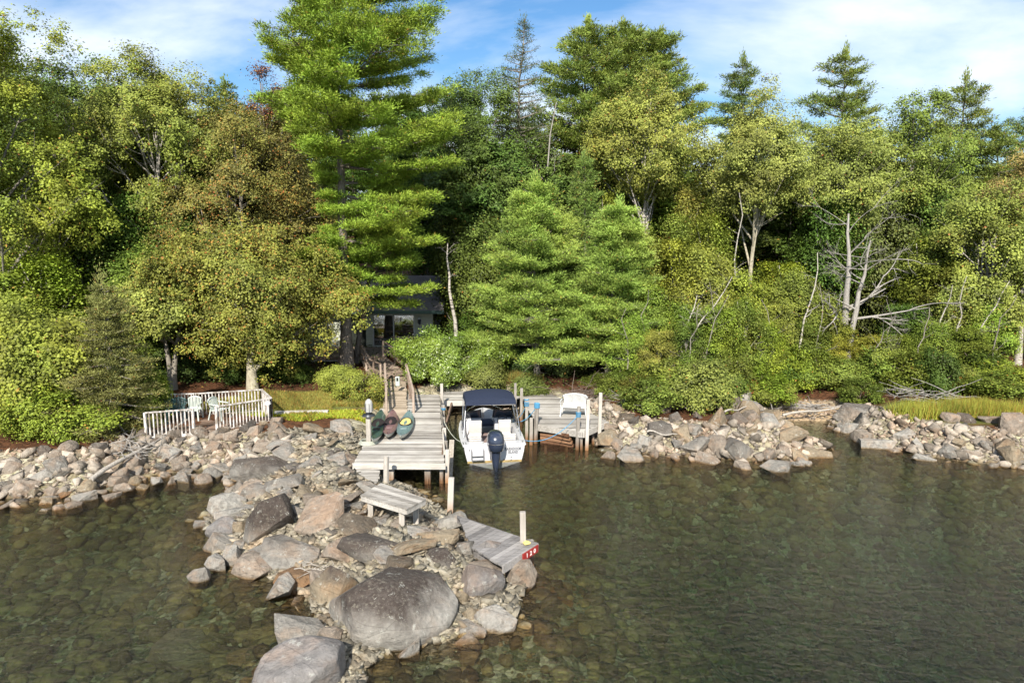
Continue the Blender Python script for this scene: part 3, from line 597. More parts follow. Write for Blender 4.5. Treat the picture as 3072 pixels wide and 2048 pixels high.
def scatter(n, x0, x1, y0, y1, seed, cond):
    rg = np.random.default_rng(seed); X = rg.uniform(x0, x1, n); Y = y0 + (y1 - y0) * rg.uniform(0, 1, n); D = shore_dist(X, Y); k = cond(X, Y, D)
    X, Y = X[k], Y[k]; return np.stack([X, Y, ground_z(X, Y)], -1)
stones('rubble', scatter(42000, -9.5, 2, 11, 26, 1, lambda X, Y, D: (D > -0.2) & (X < 1.5)), 0.02, 0.15, 1, (0.40, 0.355, 0.27), 'tan and grey rubble covering the top of the stone jetty', 'rubble', 0.5, 1, lift=-.1)
stones('gravel', scatter(34000, -22, 22, 20, 34, 2, lambda X, Y, D: (D > -0.35) & (D < 2.2 + 0 * X) & ((X < -8) | (X > 3.3) | ((X > -3.4) & (X < 0.5) & (Y > 31.5)))), 0.02, 0.11, 2, (0.40, 0.33, 0.26), 'small broken stones filling the gaps of the shore banks', 'gravel')
stones('lakebed_stones', scatter(19000, -17, 18, 9.5, 27, 3, lambda X, Y, D: (D < -0.1) & (D > -12)), 0.03, 0.26, 3, (0.31, 0.275, 0.18), 'olive brown algae-coated stones on the shallow lake bed', 'lake bed stones', 0.7, 17)

stones('riprap', scatter(8500, -22, 22, 20, 34, 12, lambda X, Y, D: (D > -0.45) & (D < 1.9) & ((X < -8.3) | (X > 3.4)) & (((X - COVE.x) / 2.2) ** 2 + ((Y - COVE.y) / 1.6) ** 2 > 1)), 0.08, 0.28, 5, (0.48, 0.41, 0.33), 'broken blocks packed tightly between the larger stones of both banks', 'rubble', 0.75, 4, lift=0.35)

# ------------------------------------------------------------------ timber work
def planks(mb, poly, z, ang=0.0, w=0.14, th=0.04, gap=0.012, seed=1, jit=0.03, zf=None):
    """boards running along `ang` over a convex polygon; zf(x, y) gives a sloping height"""
    rg = random.Random(seed); ca, sa = math.cos(ang), math.sin(ang)
    q = [(x * ca + y * sa, -x * sa + y * ca) for x, y in poly]; v = min(b for a, b in q); v1 = max(b for a, b in q)
    def span(t):
        xs = []
        for i in range(len(q)):
            (a, b), (c, d) = q[i], q[(i + 1) % len(q)]
            if (b <= t) != (d <= t): xs.append(a + (c - a) * (t - b) / (d - b))
        return (min(xs), max(xs)) if len(xs) >= 2 else None
    while v < v1 - 0.02:
        e = min(v + w - gap, v1); s0 = span(v + 1e-4); s1 = span(e - 1e-4)
        if s0 and s1:
            ja = rg.uniform(-jit, jit); jb = rg.uniform(-jit, jit); dz = rg.uniform(-0.004, 0.004)
            pts = [(s0[0] + ja, v), (s0[1] + jb, v), (s1[1] + jb, e), (s1[0] + ja, e)]
            W = [(a * ca - b * sa, a * sa + b * ca) for a, b in pts]
            mb.hexa([(x, y, (zf(x, y) if zf else z) - th + dz) for x, y in W], th)
        v += w
    return mb
def wb_(mb, name, mat, parent, **k): return mb.build(name, mat, parent, loc=-parent.location, **k)     # built in place, hung under its thing
def xy(px, py, z): p = P(px, py, z); return (p.x, p.y)

# main dock
ZD = 0.78
dock = thing('dock', (-4.3, 22.3, 0), 0, 'long grey plank dock with three kayaks lying on it, left of the boat', 'dock')
dNL, dNR = Vector(xy(1063, 1388, ZD)), Vector(xy(1332, 1386, ZD)); dFR = Vector(xy(1318, 1183, ZD)); dML = Vector(xy(1098, 1320, ZD)); dFL = Vector(xy(1148, 1210, ZD))
m1 = MB(11); planks(m1, [dNL, dNR, dFR, (dFL.x, dFR.y), dFL, dML][::1], ZD, 0.0, 0.142, seed=3); wb_(m1, 'decking', 'grey_planks', dock)
m2 = MB(12); m2.box(((dNL.x + dNR.x) / 2, dNL.y - 0.03, ZD - 0.105), (3.12, 0.045, 0.21), rz=-0.005, v=0.85); wb_(m2, 'fascia_board', 'grey_planks', dock, bevel=0.004)
m2 = MB(13)
for x in (-4.9, -3.6, -2.6): m2.beam((x, 22.4, ZD - 0.16), (x - 0.25 - (x + 2.6) * .3, 31.5, ZD - 0.16), 0.07, 0.2)
wb_(m2, 'joists', 'brown_planks', dock)
edge = lambda t: dNR.lerp(dFR, t)
def side_post(par, x, y, z0, z1, w=0.12, lean=(0, 0), mat='post_wood', name='post', rnd=False, seed=1):
    m = MB(seed)
    if rnd: m.tube([(x, y, z0), (x + lean[0] * .5, y + lean[1] * .5, (z0 + z1) / 2), (x + lean[0], y + lean[1], z1)], [w * .55, w * .52, w * .5], 10)
    else:
        m.beam((x, y, z0), (x + lean[0], y + lean[1], z1), w, w)
    return wb_(m, name, mat, par, smooth=30 if rnd else None, bevel=0 if rnd else 0.008)
for i, (t, z1, ln) in enumerate([(0.02, 1.15, (.03, 0)), (0.16, 1.05, (.02, -.1)), (0.30, 1.1, (0, 0)), (0.47, 1.05, (0, .05)), (0.60, 1.25, (.02, 0)), (0.80, 1.75, (0, 0))]):
    e = edge(t); side_post(dock, e.x + 0.09, e.y, -1.2, z1, 0.13, ln, seed=i)
e0, e1 = edge(0.03), edge(0.82); m = MB(15)
m.beam((e0.x + .02, e0.y, ZD + .22), (edge(.3).x + .02, edge(.3).y, ZD + .22), 0.05, 0.13); m.beam((edge(.3).x + .03, edge(.3).y, ZD + .25), (e1.x + .02, e1.y, ZD + .24), 0.05, 0.13)
wb_(m, 'edge_rail', 'grey_planks_long', dock, bevel=0.005)
m = MB(16); a = edge(0.1)
m.beam((a.x + .25, a.y - .4, -0.1), (a.x + .30, a.y + .1, 1.22), 0.17, 0.045); wb_(m, 'fender_board', 'grey_planks_long', dock)
m = MB(17); m.beam((a.x - .02, a.y - .2, ZD + .02), (a.x - .12, a.y + 1.5, ZD + .06), 0.04, 0.09); wb_(m, 'fender_board', 'brown_planks', dock)
for i, (px, w) in enumerate(((1176, .17), (1284, .2), (1325, .13))):
    q = P(px, 1448, 0.0); side_post(dock, q.x, dNL.y + 0.22, -1.3, ZD - 0.2, w, (0, 0), 'post_wood', 'pile', seed=30 + i)
m = MB(18); planks(m, [xy(1062, 1404, .6), xy(1142, 1408, .6), xy(1132, 1450, .6), xy(1078, 1462, .6)], 0.6, 0.0, 0.15, seed=9); wb_(m, 'step_boards', 'grey_planks', dock)

# strip of decking along the shore behind the boat, and the right dock
cross = thing('shore_boardwalk', (-1.3, 33.0, 0), 0, 'plank boardwalk along the shore behind the boat linking the two docks', 'boardwalk')
m = MB(21); c0, c1 = xy(1330, 1200, ZD), xy(1548, 1196, ZD); c2, c3 = xy(1640, 1158, ZD), xy(1320, 1176, ZD)
planks(m, [c0, c1, c2, c3], ZD - 0.006, 0.0, 0.15, seed=5); wb_(m, 'decking', 'grey_planks', cross)
m = MB(22); m.box(((c0[0] + c1[0]) / 2, c0[1] - .03, ZD - .12), (c1[0] - c0[0], .05, .24), rz=math.atan2(c1[1] - c0[1], c1[0] - c0[0]), v=.95); wb_(m, 'fascia_board', 'grey_planks', cross)
rd = thing('dock', (2.3, 26.5, 0), 0, 'weathered angular dock platform on the right of the boat carrying the white plastic loveseat', 'dock')
ra, rb, rc_, re, rf_ = xy(1612, 1272, ZD), xy(1748, 1293, ZD), xy(1822, 1262, ZD), xy(1640, 1172, ZD), xy(1556, 1176, ZD)
m = MB(23); planks(m, [ra, rb, rc_, re, rf_], ZD - 0.01, -0.02, 0.15, seed=6); wb_(m, 'decking', 'grey_planks', rd)
m = MB(24); m.beam((ra[0], ra[1] - .03, ZD - .14), (rb[0], rb[1] - .03, ZD - .14), .07, .24, v=.5); m.beam((rb[0] + .03, rb[1], ZD - .14), (rc_[0] + .03, rc_[1], ZD - .14), .07, .24, v=.7)
wb_(m, 'edge_beam', 'grey_planks', rd, bevel=.006)
m = MB(25)
for k in range(4): m.beam((ra[0] + .15, ra[1] + .12, .02 + .17 * k), (ra[0] + 1.45 - .07 * k, rb[1] + .55 - .1 * k, .02 + .17 * k), .13, .14)
for k in range(2): m.beam((ra[0] + .35 + k * .8, ra[1] + .1, -.5), (ra[0] + .35 + k * .8, ra[1] + .1, .6), .1, .1)
wb_(m, 'log_crib', 'crib_wood', rd, bevel=.012)
def rpost(px, top, bot, w, rnd=False, name='post', mat='post_wood', lean=0.0, zb=0.0, seed=1):
    q = P(px, bot, zb); t = PY(px + lean, top, q.y); return side_post(rd, q.x, q.y, -1.3 if zb <= 0 else zb - .1, t.z, w, (t.x - q.x, 0), mat, name, rnd, seed), t
posts = {}
for k, a in {'a': (1546, 1149, 1212, .11, 0, 0, ZD), 'b': (1562, 1164, 1263, .12, 0, 3, 0), 'c': (1580, 1194, 1322, .12, 0, 0, 0), 'd': (1603, 1210, 1328, .17, 1, 8, 0), 'e': (1592, 1253, 1334, .13, 0, 2, 0),
             'f': (1728, 1219, 1348, .15, 1, 9, 0), 'g': (1758, 1198, 1350, .13, 0, 7, 0), 'h': (1796, 1178, 1333, .13, 0, 6, 0)}.items():
    posts[k] = rpost(a[0], a[1], a[2], a[3], bool(a[4]), lean=a[5], zb=a[6], seed=ord(k))
for px, tp, bt in ((1744, 1300, 1348), (1779, 1290, 1330), (1700, 1300, 1336)): rpost(px, tp, bt, .1, name='pile')

# mooring ropes
def rope(name, a, b, sag, mat, label, r=0.014, wraps=None):
    m = MB(2); a = Vector(a); b = Vector(b)
    m.tube([a.lerp(b, t / 16) - Vector((0, 0, sag * 4 * (t / 16) * (1 - t / 16))) for t in range(17)], r, 6)
    for (c, rad, n, h) in (wraps or []):
        m.tube([Vector(c) + Vector((math.cos(i * .7) * rad, math.sin(i * .7) * rad, -h / 2 + h * i / (n * 9))) for i in range(n * 9)], r, 5)
    o = m.build(name, mat, None, smooth=60); return tag(o, label, 'rope')
pf, pd, pc = posts['f'][1], posts['d'][1], posts['c'][1]
stern_r = P(1572, 1320, .66); stern_l = P(1392, 1326, .7)
rope('mooring_rope', stern_r, (pf.x - .03, pf.y, pf.z - .35), .38, 'rope_blue', 'bright blue rope sagging from the boat stern to a post of the right dock', wraps=[((pf.x - .02, pf.y, pf.z - .32), .095, 5, .22)])
rope('mooring_rope', P(1538, 1262, .85), (pd.x - .03, pd.y, pd.z - .15), .25, 'rope_blue', 'blue rope wound round the thick round post nearest the boat', r=.017, wraps=[((pd.x, pd.y, pd.z - .08), .11, 6, .22)])
rope('mooring_rope', P(1540, 1255, .85), (pc.x - .02, pc.y, pc.z - .3), .2, 'rope_blue', 'blue rope knotted round the thin post behind the thick round one', wraps=[((pc.x, pc.y, pc.z - .25), .1, 4, .2), ((pc.x, pc.y, pc.z - .06), .09, 2, .05)])
rope('mooring_rope', (edge(.42).x + .1, edge(.42).y, ZD + .25), stern_l, .22, 'rope_pale', 'pale rope sagging from the long dock to the left side of the boat')
rope('mooring_rope', (edge(.62).x + .1, edge(.62).y, ZD + .35), (edge(.60).x + .1, edge(.60).y - .2, .3), .0, 'rope_blue', 'short blue line hanging off the middle post of the long dock', r=.012, wraps=[((edge(.60).x + .11, edge(.60).y, ZD + .3), .1, 3, .1)])

# loose piles in front of the dock
def pile(px, top, bot, zb, w, label, rnd, lean=0):
    q = P(px, bot, zb); t = PY(px + lean, top, q.y); m = MB(px)
    z0 = min(gz(q.x, q.y), 0) - .6 - q.z
    if rnd: m.tube([(0, 0, z0), (0, 0, 0), ((t.x - q.x), 0, t.z - q.z)], [w * .56, w * .55, w * .5], 12)
    else: m.beam((0, 0, z0), (t.x - q.x, 0, t.z - q.z), w, w)
    o = m.build('mooring_post', 'post_wood', None, smooth=30 if rnd else None, bevel=0 if rnd else .01, loc=q); return tag(o, label, 'post')
pile(1158, 1368, 1456, 0.3, .17, 'round grey post standing in front of the near end of the long dock', True, 1)
pile(1347, 1433, 1533, 0.15, .17, 'square leaning post beside the plank bench at the water', False, 7)

# gangway from the dock up to the house deck
ZL = 1.12
gw = thing('gangway', (-5.6, 32, 0.8), 0, 'narrow plank ramp with wooden handrails climbing from the long dock to the house', 'gangway')
g0, g1 = Vector(P(1146, 1262, ZD)), Vector(P(1224, 1262, ZD)); h0, h1 = Vector(P(1157, 1143, ZL)), Vector(P(1217, 1143, ZL))
def slope(x, y): return ZD + .02 + (ZL - ZD) * max(0, min(1, (y - g0.y - 1.5) / (h0.y - g0.y - 1.5)))
m = MB(41); planks(m, [g0.xy, g1.xy, h1.xy, h0.xy], 0, 0, .14, seed=8, zf=slope); wb_(m, 'decking', 'ramp_planks', gw)
ld = [Vector((h0.x - .35, h0.y)), Vector((h1.x + .05, h0.y)), Vector((h1.x + .15, h0.y + 1.3)), Vector((h0.x - .9, h0.y + 1.3))]
m = MB(42); planks(m, ld, ZL + .005, 0, .15, seed=9); wb_(m, 'landing', 'rail_wood', gw)
DZ = 1.62; top_a = Vector((-8.9, 39.4, DZ)); top_b = Vector((-7.6, 39.8, DZ))
u0, u1 = Vector((h0.x - .85, h0.y + .2, ZL)), Vector((h1.x - .1, h0.y + 1.35, ZL))
def slope2(x, y): return ZL + (DZ - ZL) * max(0, min(1, (y - u0.y) / (top_a.y - u0.y)))
m = MB(43); planks(m, [u0.xy, u1.xy, top_b.xy, top_a.xy], 0, math.atan2(u1.y - u0.y, u1.x - u0.x), .14, seed=10, zf=lambda x, y: slope2(x, y) + .01); wb_(m, 'upper_ramp', 'rail_wood', gw)
def railing(par, pts, hgt, n, mat='rail_wood', post_w=.09, mid=(.45,), rail_w=.09):
    pts = [Vector(p) for p in pts]
    for i in range(n + 1):
        t = i / n * (len(pts) - 1); k = min(int(t), len(pts) - 2); q = pts[k].lerp(pts[k + 1], t - k); m = MB(i)
        m.beam(q - Vector((0, 0, .35)), q + Vector((0, 0, hgt)), post_w, post_w); wb_(m, 'rail_post', mat, par)
    for hh in (hgt + .015,) + tuple(mid):
        m = MB(int(hh * 100))
        for a, b in zip(pts, pts[1:]): m.beam(a + Vector((0, 0, hh)), b + Vector((0, 0, hh)), rail_w, .045 if hh > hgt else .1)
        wb_(m, 'handrail' if hh > hgt else 'mid_rail', mat, par)
railing(gw, [(g0.x - .02, g0.y + 1.2, slope(0, g0.y + 1.2)), (h0.x - .02, h0.y, ZL)], .92, 2)
railing(gw, [(g1.x + .04, g0.y + 1.4, slope(0, g0.y + 1.4)), (h1.x + .04, h1.y, ZL)], .92, 2)
railing(gw, [(h0.x - .25, h0.y + .05, ZL), (u0.x - .1, u0.y + .6, ZL + .1), top_a], .88, 3)
railing(gw, [(h1.x - .1, h0.y + 1.4, ZL), top_b], .9, 2)
q = P(1222, 1176, 1.1); box = thing('utility_box', (h1.x - .04, h0.y - 2.2, slope(0, h0.y - 2.2) + .55), 0, 'pale green power box with a dark dial fixed on the right rail of the gangway', 'box')
m = MB(1); m.box((0, 0, 0), (.2, .12, .46)); m.build('case', 'pale_green_plastic', box, bevel=.02); m = MB(1); m.box((0, -.07, .1), (.09, .03, .16)); m.build('dial', 'black_rubber', box)

# lantern on its post at the dock's left edge
q = P(1107, 1330, ZD); lp = thing('lamp_post', q, 0, 'grey post topped by a glass jar lantern beside the green kayak', 'lamp')
m = MB(5); m.beam((0, 0, 0), (.01, 0, 1.05), .17, .17); m.build('post', 'post_wood', lp, bevel=.01)
m = MB(5); m.tube([(.02, 0, 1.05), (.02, 0, 1.12)], [.24, .2], 16); m.tube([(.02, 0, 1.12), (.02, 0, 1.2)], [.1, .12], 12); m.build('cap_plate', 'dark_metal', lp, smooth=40)
m = MB(5); m.tube([(.03, 0, 1.2), (.03, 0, 1.5), (.03, 0, 1.6), (.03, 0, 1.68)], [.13, .14, .12, .04], 14); m.build('lantern_glass', 'lamp_glass', lp, smooth=50)
m = MB(5)
for k in range(6): m.tube([(.03 + math.cos(k) * .145, math.sin(k) * .145, 1.19), (.03 + math.cos(k) * .15, math.sin(k) * .15, 1.5), (.03, 0, 1.7)], .008, 5)
m.build('lantern_cage', 'dark_metal', lp)
m = MB(5); m.tube([(math.cos(a * .6) * (.35 - .002 * a), math.sin(a * .6) * (.33 - .002 * a), .03 + .03 * (a // 11)) for a in range(44)], .025, 6)
tag(m.build('rope_coil', 'rope_pale', None, smooth=60, loc=q + Vector((-.02, -.02, 0))), 'dark rope coil lying round the foot of the lantern post', 'rope')

# plank bench on the jetty
def bench():
    zt = 1.36; a, b, c, d = [P(x, y, zt) for x, y in ((1081, 1484), (1220, 1526), (1279, 1495), (1143, 1448))]
    t = thing('bench', ((a + c) / 2).xy.to_3d() + Vector((0, 0, .8)), 0, 'low grey plank bench standing on the stones of the jetty', 'bench')
    ang = math.atan2(b.y - a.y, b.x - a.x); m = MB(51); planks(m, [p.xy for p in (a, b, c, d)], zt, ang, .165, .045, .012, 4, .0); wb_(m, 'seat', 'grey_planks', t)
    m = MB(52)
    for p, r in ((a, b), (b, c), (c, d), (d, a)):
        ce = (a + c) / 2; pi = p.lerp(ce, .035); ri = r.lerp(ce, .035); m.beam(pi - Vector((0, 0, .1)), ri - Vector((0, 0, .1)), .04, .12, v=.8)
    wb_(m, 'apron', 'grey_planks', t)
    for u, w in ((.16, .14), (.84, .14), (.84, .84), (.16, .84)):
        p = a.lerp(b, u).lerp(d.lerp(c, u), w); m = MB(int(u * 10)); m.beam((p.x, p.y, gz(p.x, p.y) - .15), (p.x, p.y, zt - .04), .14, .14, v=.7); wb_(m, 'leg', 'post_wood', t)
bench()

# low plank walk at the tip with the red number board
ZT = 0.72; wt_ = thing('plank_walk', (-0.4, 16.2, 0), 0, 'low slanting plank walk half hidden by rocks on the right side of the jetty', 'dock')
A, B, Cc, Dd = [Vector(P(x, y, ZT)) for x, y in ((1372, 1546), (1612, 1628), (1506, 1694), (1415, 1640))]
ang = math.atan2(B.y - Cc.y, B.x - Cc.x); m = MB(61); planks(m, [p.xy for p in (A, B, Cc, Dd)], ZT, ang, .15, .045, seed=7); wb_(m, 'decking', 'dark_grey_planks', wt_)
m = MB(62); n_ = (B - Cc).normalized(); o_ = Vector((n_.y, -n_.x, 0)); m.beam(Cc + o_ * .02 + Vector((0, 0, -.1)), B + o_ * .02 + Vector((0, 0, -.1)), .045, .2, v=.8); m.beam(A + Vector((0, 0, -.1)), B + Vector((0, 0, -.1)), .045, .2, v=.3)
wb_(m, 'edge_board', 'dark_grey_planks', wt_)
q = P(1573, 1624, ZT); t = PY(1568, 1535, q.y); m = MB(63); m.beam((q.x, q.y, -.9), (t.x, q.y, t.z), .145, .145, v=.75); wb_(m, 'post', 'post_wood', wt_, bevel=.012)
q = P(1592, 1690, 0.1); m = MB(64); m.beam((q.x + .02, q.y + .2, -1), (q.x, q.y + .2, ZT - .1), .15, .15, v=.3); wb_(m, 'pile', 'post_wood', wt_)
s0 = B.lerp(Cc, .05) + o_ * .07; s1 = B.lerp(Cc, .50) + o_ * .07
sg = thing('number_board', (s0 + s1) / 2 + Vector((0, 0, -.09)), math.atan2((s0 - s1).y, (s0 - s1).x), 'red board with white number 120 on the end of the plank walk', 'sign')
L = (s0 - s1).length; m = MB(1); m.box((0, 0, 0), (L, .025, .19)); m.build('board', 'sign_red', sg, bevel=.004)
def lettering(text, size, mat, parent, loc, rot, name='lettering', ext=.002, sx=1.0, bold=0.0):
    cu = bpy.data.curves.new(name, 'FONT'); cu.body = text; cu.size = size; cu.extrude = ext; cu.align_x = 'CENTER'; cu.align_y = 'CENTER'; cu.offset = bold; cu.space_character = 1.15; cu.space_line = .85
    tmp = bpy.data.objects.new('tmp', cu); C.objects.link(tmp); bpy.context.view_layer.update()
    me = bpy.data.meshes.new_from_object(tmp.evaluated_get(bpy.context.evaluated_depsgraph_get())); bpy.data.objects.remove(tmp); bpy.data.curves.remove(cu)
    me.materials.clear(); me.materials.append(MATS[mat]); o = bpy.data.objects.new(name, me); o.location = loc; o.rotation_euler = rot; o.scale = (sx, 1, 1); return link(o, parent)
lettering('1 2 0', .15, 'sign_white', sg, (0, -.0155, 0), (math.pi / 2, 0, 0), sx=1.15, bold=.003)
q = B.lerp(Cc, .17) + Vector((-.12, .1, .05)); m = MB(1); m.box((0, 0, 0), (.16, .12, .05), rz=.5); m.tube([(-.02, 0, .02), (-.02, 0, .06)], .03, 8)
tag(m.build('dock_cleat', 'yellow_foam', None, loc=q, bevel=.008), 'small yellow block lying at the tip of the plank walk above the red board', 'block')

# ------------------------------------------------------------------ kayaks
def kayak(near, far, zc, deckmat, label, wid=.56, seatmat='kayak_dark'):
    a = P(*near, ZD + .2); b = P(*far, ZD + .34); d = (b - a).xy; L = d.length; rz = math.atan2(d.y, d.x) - math.pi / 2
    t = thing('kayak', Vector(((a.x + b.x) / 2, (a.y + b.y) / 2, ZD + .01)), rz, label, 'kayak', 'kayaks lying side by side on the dock')
    t.scale = (1, 1, .82); N = 24; hull = []; deck = []; rim = []
    for i in range(N + 1):
        u = i / N * 2 - 1; w = wid / 2 * max(1 - abs(u) ** 2.3, 0.0) ** .8 + .006; y = u * L / 2; shr = .20 + .16 * abs(u) ** 3; keel = .02 + .22 * max(0, abs(u) - .6) ** 1.4 / .4 ** 1.4 * .9
        hull.append([(-w, y, shr), (-w * .93, y, shr * .55 + keel * .45), (-w * .55, y, keel), (0, y, keel - .02), (w * .55, y, keel), (w * .93, y, shr * .55 + keel * .45), (w, y, shr)])
        cr = .10 * (1 - abs(u) ** 1.5) + .01
        deck.append([(-w, y, shr), (-w * .97, y, shr + cr * .45), (-w * .5, y, shr + cr * .95), (0, y, shr + cr * 1.15), (w * .5, y, shr + cr * .95), (w * .97, y, shr + cr * .45), (w, y, shr)])
    m = MB(1); m.loft(hull, close=False); m.build('hull', 'kayak_white', t, smooth=60)
    m = MB(2)
    for k in (0, 6):
        m.tube([r[k] for r in deck], .018, 6)
    m.build('sheer_line', deckmat, t, smooth=60)
    m = MB(3); m.loft(deck, close=False); m.build('deck', deckmat, t, smooth=60)
    ell = lambda k, z, s=1.0: [(math.cos(q) * .25 * s * (1 if math.sin(q) < 0 else .85), (.12 * L / 3 + math.sin(q) * .62 * s), z) for q in [2 * math.pi * j / 24 for j in range(25)]]
    m = MB(4); m.tube(ell(0, .325), .022, 6); m.build('cockpit_rim', 'kayak_dark', t, smooth=60)
    m = MB(5); e = ell(0, .318, .96)[:-1]; m.add(e + [(0, .12, .316)], [(j, (j + 1) % 24, 24) for j in range(24)], .5); m.build('cockpit', seatmat, t)
    m = MB(6); m.tube([(.02 * s, s * L * .45, .37) for s in (-1,)] + [(.0, -L * .49, .37)], .012, 6); m.tube([(0, L * .45, .37), (0, L * .49, .38)], .012, 6); m.build('carry_handle', 'black_rubber', t)
    m = MB(7); m.box((0, -.75, .31), (.26, .3, .02)); m.build('hatch', 'kayak_dark' if deckmat == 'kayak_green' else deckmat, t, bevel=.01)
kayak((1121, 1324), (1143, 1226), 0, 'kayak_green', 'dark green kayak nearest the lantern post')
kayak((1163, 1309), (1179, 1226), 0, 'kayak_plum', 'plum coloured kayak between the green and the teal kayak')
kayak((1203, 1312), (1228, 1228), 0, 'kayak_teal', 'teal kayak with a yellow cockpit lying on the dock', seatmat='yellow_foam')

# ------------------------------------------------------------------ plastic seats
def plastic_chair(loc, rz, mat, label, w=.58, slats=9, cat='chair', name='garden_chair'):
    t = thing(name, loc, rz, label, cat); hw = w / 2
    m = MB(1); N = 8; top = [[(-hw * .86, -.24, .43), (hw * .86, -.24, .43), (hw * .86, -.24, .40), (-hw * .86, -.24, .40)], [(-hw * .9, .22, .40), (hw * .9, .22, .40), (hw * .9, .22, .37), (-hw * .9, .22, .37)]]
    m.loft(top); m.build('seat', mat, t, bevel=.01)
    m = MB(2); arch = lambda u: .80 + .10 * (1 - u * u)
    for k in range(slats):
        u = (k + .5) / slats * 2 - 1; m.beam((u * hw * .82, .22, .40), (u * hw * .9, .34, arch(u) - .02), w / slats * .42, .018)
    m.tube([(u * hw * .97, .345 - .0 * u, arch(u) - (.06 if abs(u) > .99 else 0)) for u in [i / 8 - 1 for i in range(17)]], .026, 6)
    m.beam((-hw * .9, .235, .45), (hw * .9, .235, .45), .03, .05); m.build('backrest', mat, t, smooth=40)
    for s in (-1, 1):
        m = MB(3); m.tube([(s * hw * .97, .34, .8), (s * hw, .28, .66), (s * hw * 1.04, .0, .645), (s * hw * 1.02, -.2, .63), (s * hw * .97, -.27, .52), (s * hw * .95, -.27, .42)], .026, 6); m.build('armrest', mat, t, smooth=50)
        for y0, y1 in ((-.24, -.29), (.22, .33)):
            m = MB(4); m.beam((s * hw * .9, y0, .42), (s * hw * 1.0, y1, 0), .05, .045); m.build('leg', mat, t)
    return t
q = P(1722, 1247, ZD); plastic_chair(q, R(-12), 'white_plastic', 'white plastic two-seat bench with slatted arched back on the right dock', 1.12, 20, 'loveseat', 'garden_loveseat')

# ------------------------------------------------------------------ left deck with white railing
ZC = 0.92
wd = thing('shore_deck', (-12.5, 26.8, .8), 0, 'small plank deck with worn white railings above the left stone bank', 'deck')
f0, f1, f2, f3 = [Vector(P(x, y, ZC)) for x, y in ((440, 1312), (582, 1299), (652, 1291), (816, 1262))]; b3 = Vector(P(787, 1232, ZC)); b0 = Vector(P(470, 1250, ZC))
m = MB(71); planks(m, [(f0.x, f0.y), (f2.x, f2.y), (f3.x, f3.y), (b3.x, b3.y), (b0.x, b0.y)], ZC, math.atan2(f3.y - f0.y, f3.x - f0.x), .14, seed=12); wb_(m, 'decking', 'brown_planks', wd)
def baluster_rail(a, b, h=.92, sp=.125, post=True):
    a = Vector(a); b = Vector(b); L = (b - a).length; n = int(L / sp); m = MB(1)
    for i in range(n + 1): q = a.lerp(b, i / n); m.beam(q - Vector((0, 0, .12)), q + Vector((0, 0, h)), .042, .042)
    wb_(m, 'balusters', 'worn_white', wd)
    m = MB(2); m.beam(a + Vector((0, 0, h + .02)), b + Vector((0, 0, h + .02)), .1, .04); wb_(m, 'top_rail', 'worn_white', wd)
    m = MB(3); m.beam(a + Vector((0, 0, -.06)), b + Vector((0, 0, -.06)), .05, .16); wb_(m, 'bottom_board', 'worn_white', wd)
    for q in (a, b): m = MB(4); m.beam(q - Vector((0, 0, .5)), q + Vector((0, 0, h + .03)), .09, .09); wb_(m, 'rail_post', 'worn_white', wd, bevel=.006)
baluster_rail(f0, f1); baluster_rail(f2, f3); baluster_rail(f3, b3); baluster_rail(b3, Vector(P(590, 1246, ZC)))
baluster_rail(b0 + Vector((0, 0, 0)), Vector(P(588, 1246, ZC)))
plastic_chair(P(580, 1258, ZC), R(8), 'pale_green_plastic', 'pale green plastic armchair facing the lake at the deck opening')
plastic_chair(P(661, 1256, ZC), R(75), 'pale_green_plastic', 'pale plastic armchair seen from the side behind the white railing')
plastic_chair(P(531, 1262, ZC), R(5), 'dark_green_plastic', 'dark green plastic armchair left of the pale armchairs')
plastic_chair(P(497, 1266, ZC), R(-10), 'dark_green_plastic', 'dark green plastic armchair beside the spruce, farthest left on the deck')
m = MB(5); m.tube([(0, 0, 0), (0, 0, .09), (0, 0, .12)], [.13, .11, .03], 10); tag(m.build('float', 'white_plastic', None, smooth=40, loc=Vector(P(803, 1212, 1.86))), 'small white bowl resting on the corner of the white railing', 'bowl')

# ------------------------------------------------------------------ house and its deck
HY = 43.6; HZ = 1.62
hx = lambda px: PY(px, 1000, HY).x
house = thing('cottage', (-9.5, HY, HZ), 0, 'grey-green clapboard cottage with sliding glass doors behind the tall pine', 'house')
xr, xl = hx(1299), hx(870); xd0, xd1 = hx(1120), hx(1243)
m = MB(81); zt = HZ + 2.3
for x0, x1, z0, z1 in ((xl, xd0, HZ - .8, zt), (xd0, xd1, HZ + 2.08, zt), (xd1, xr, HZ - .8, zt), (xd0, xd1, HZ - .8, HZ + .02)): m.box(((x0 + x1) / 2, HY + .08, (z0 + z1) / 2), (x1 - x0, .16, z1 - z0))
m.box((xr - .08, HY + 3.6, (HZ - .8 + zt) / 2), (.16, 6.9, zt - HZ + .8)); wb_(m, 'wall', 'siding', house)
m = MB(82); e0z = zt + .08
m.hexa([(xl - .4, HY - .75, e0z - .12), (xr + .75, HY - .75, e0z - .12), (xr + .75, HY + 4.2, e0z + 1.9), (xl - .4, HY + 4.2, e0z + 1.9)], .13)
m.hexa([(xl - .4, HY + 4.22, e0z + 1.9), (xr + .75, HY + 4.22, e0z + 1.9), (xr + .75, HY + 8.5, e0z + .2), (xl - .4, HY + 8.5, e0z + .2)], .13); wb_(m, 'roof', 'shingles', house)
m = MB(83); m.box(((xl + xr) / 2 + .15, HY - .79, e0z - .08), (xr - xl + 1.3, .05, .2)); wb_(m, 'fascia', 'trim_green', house)
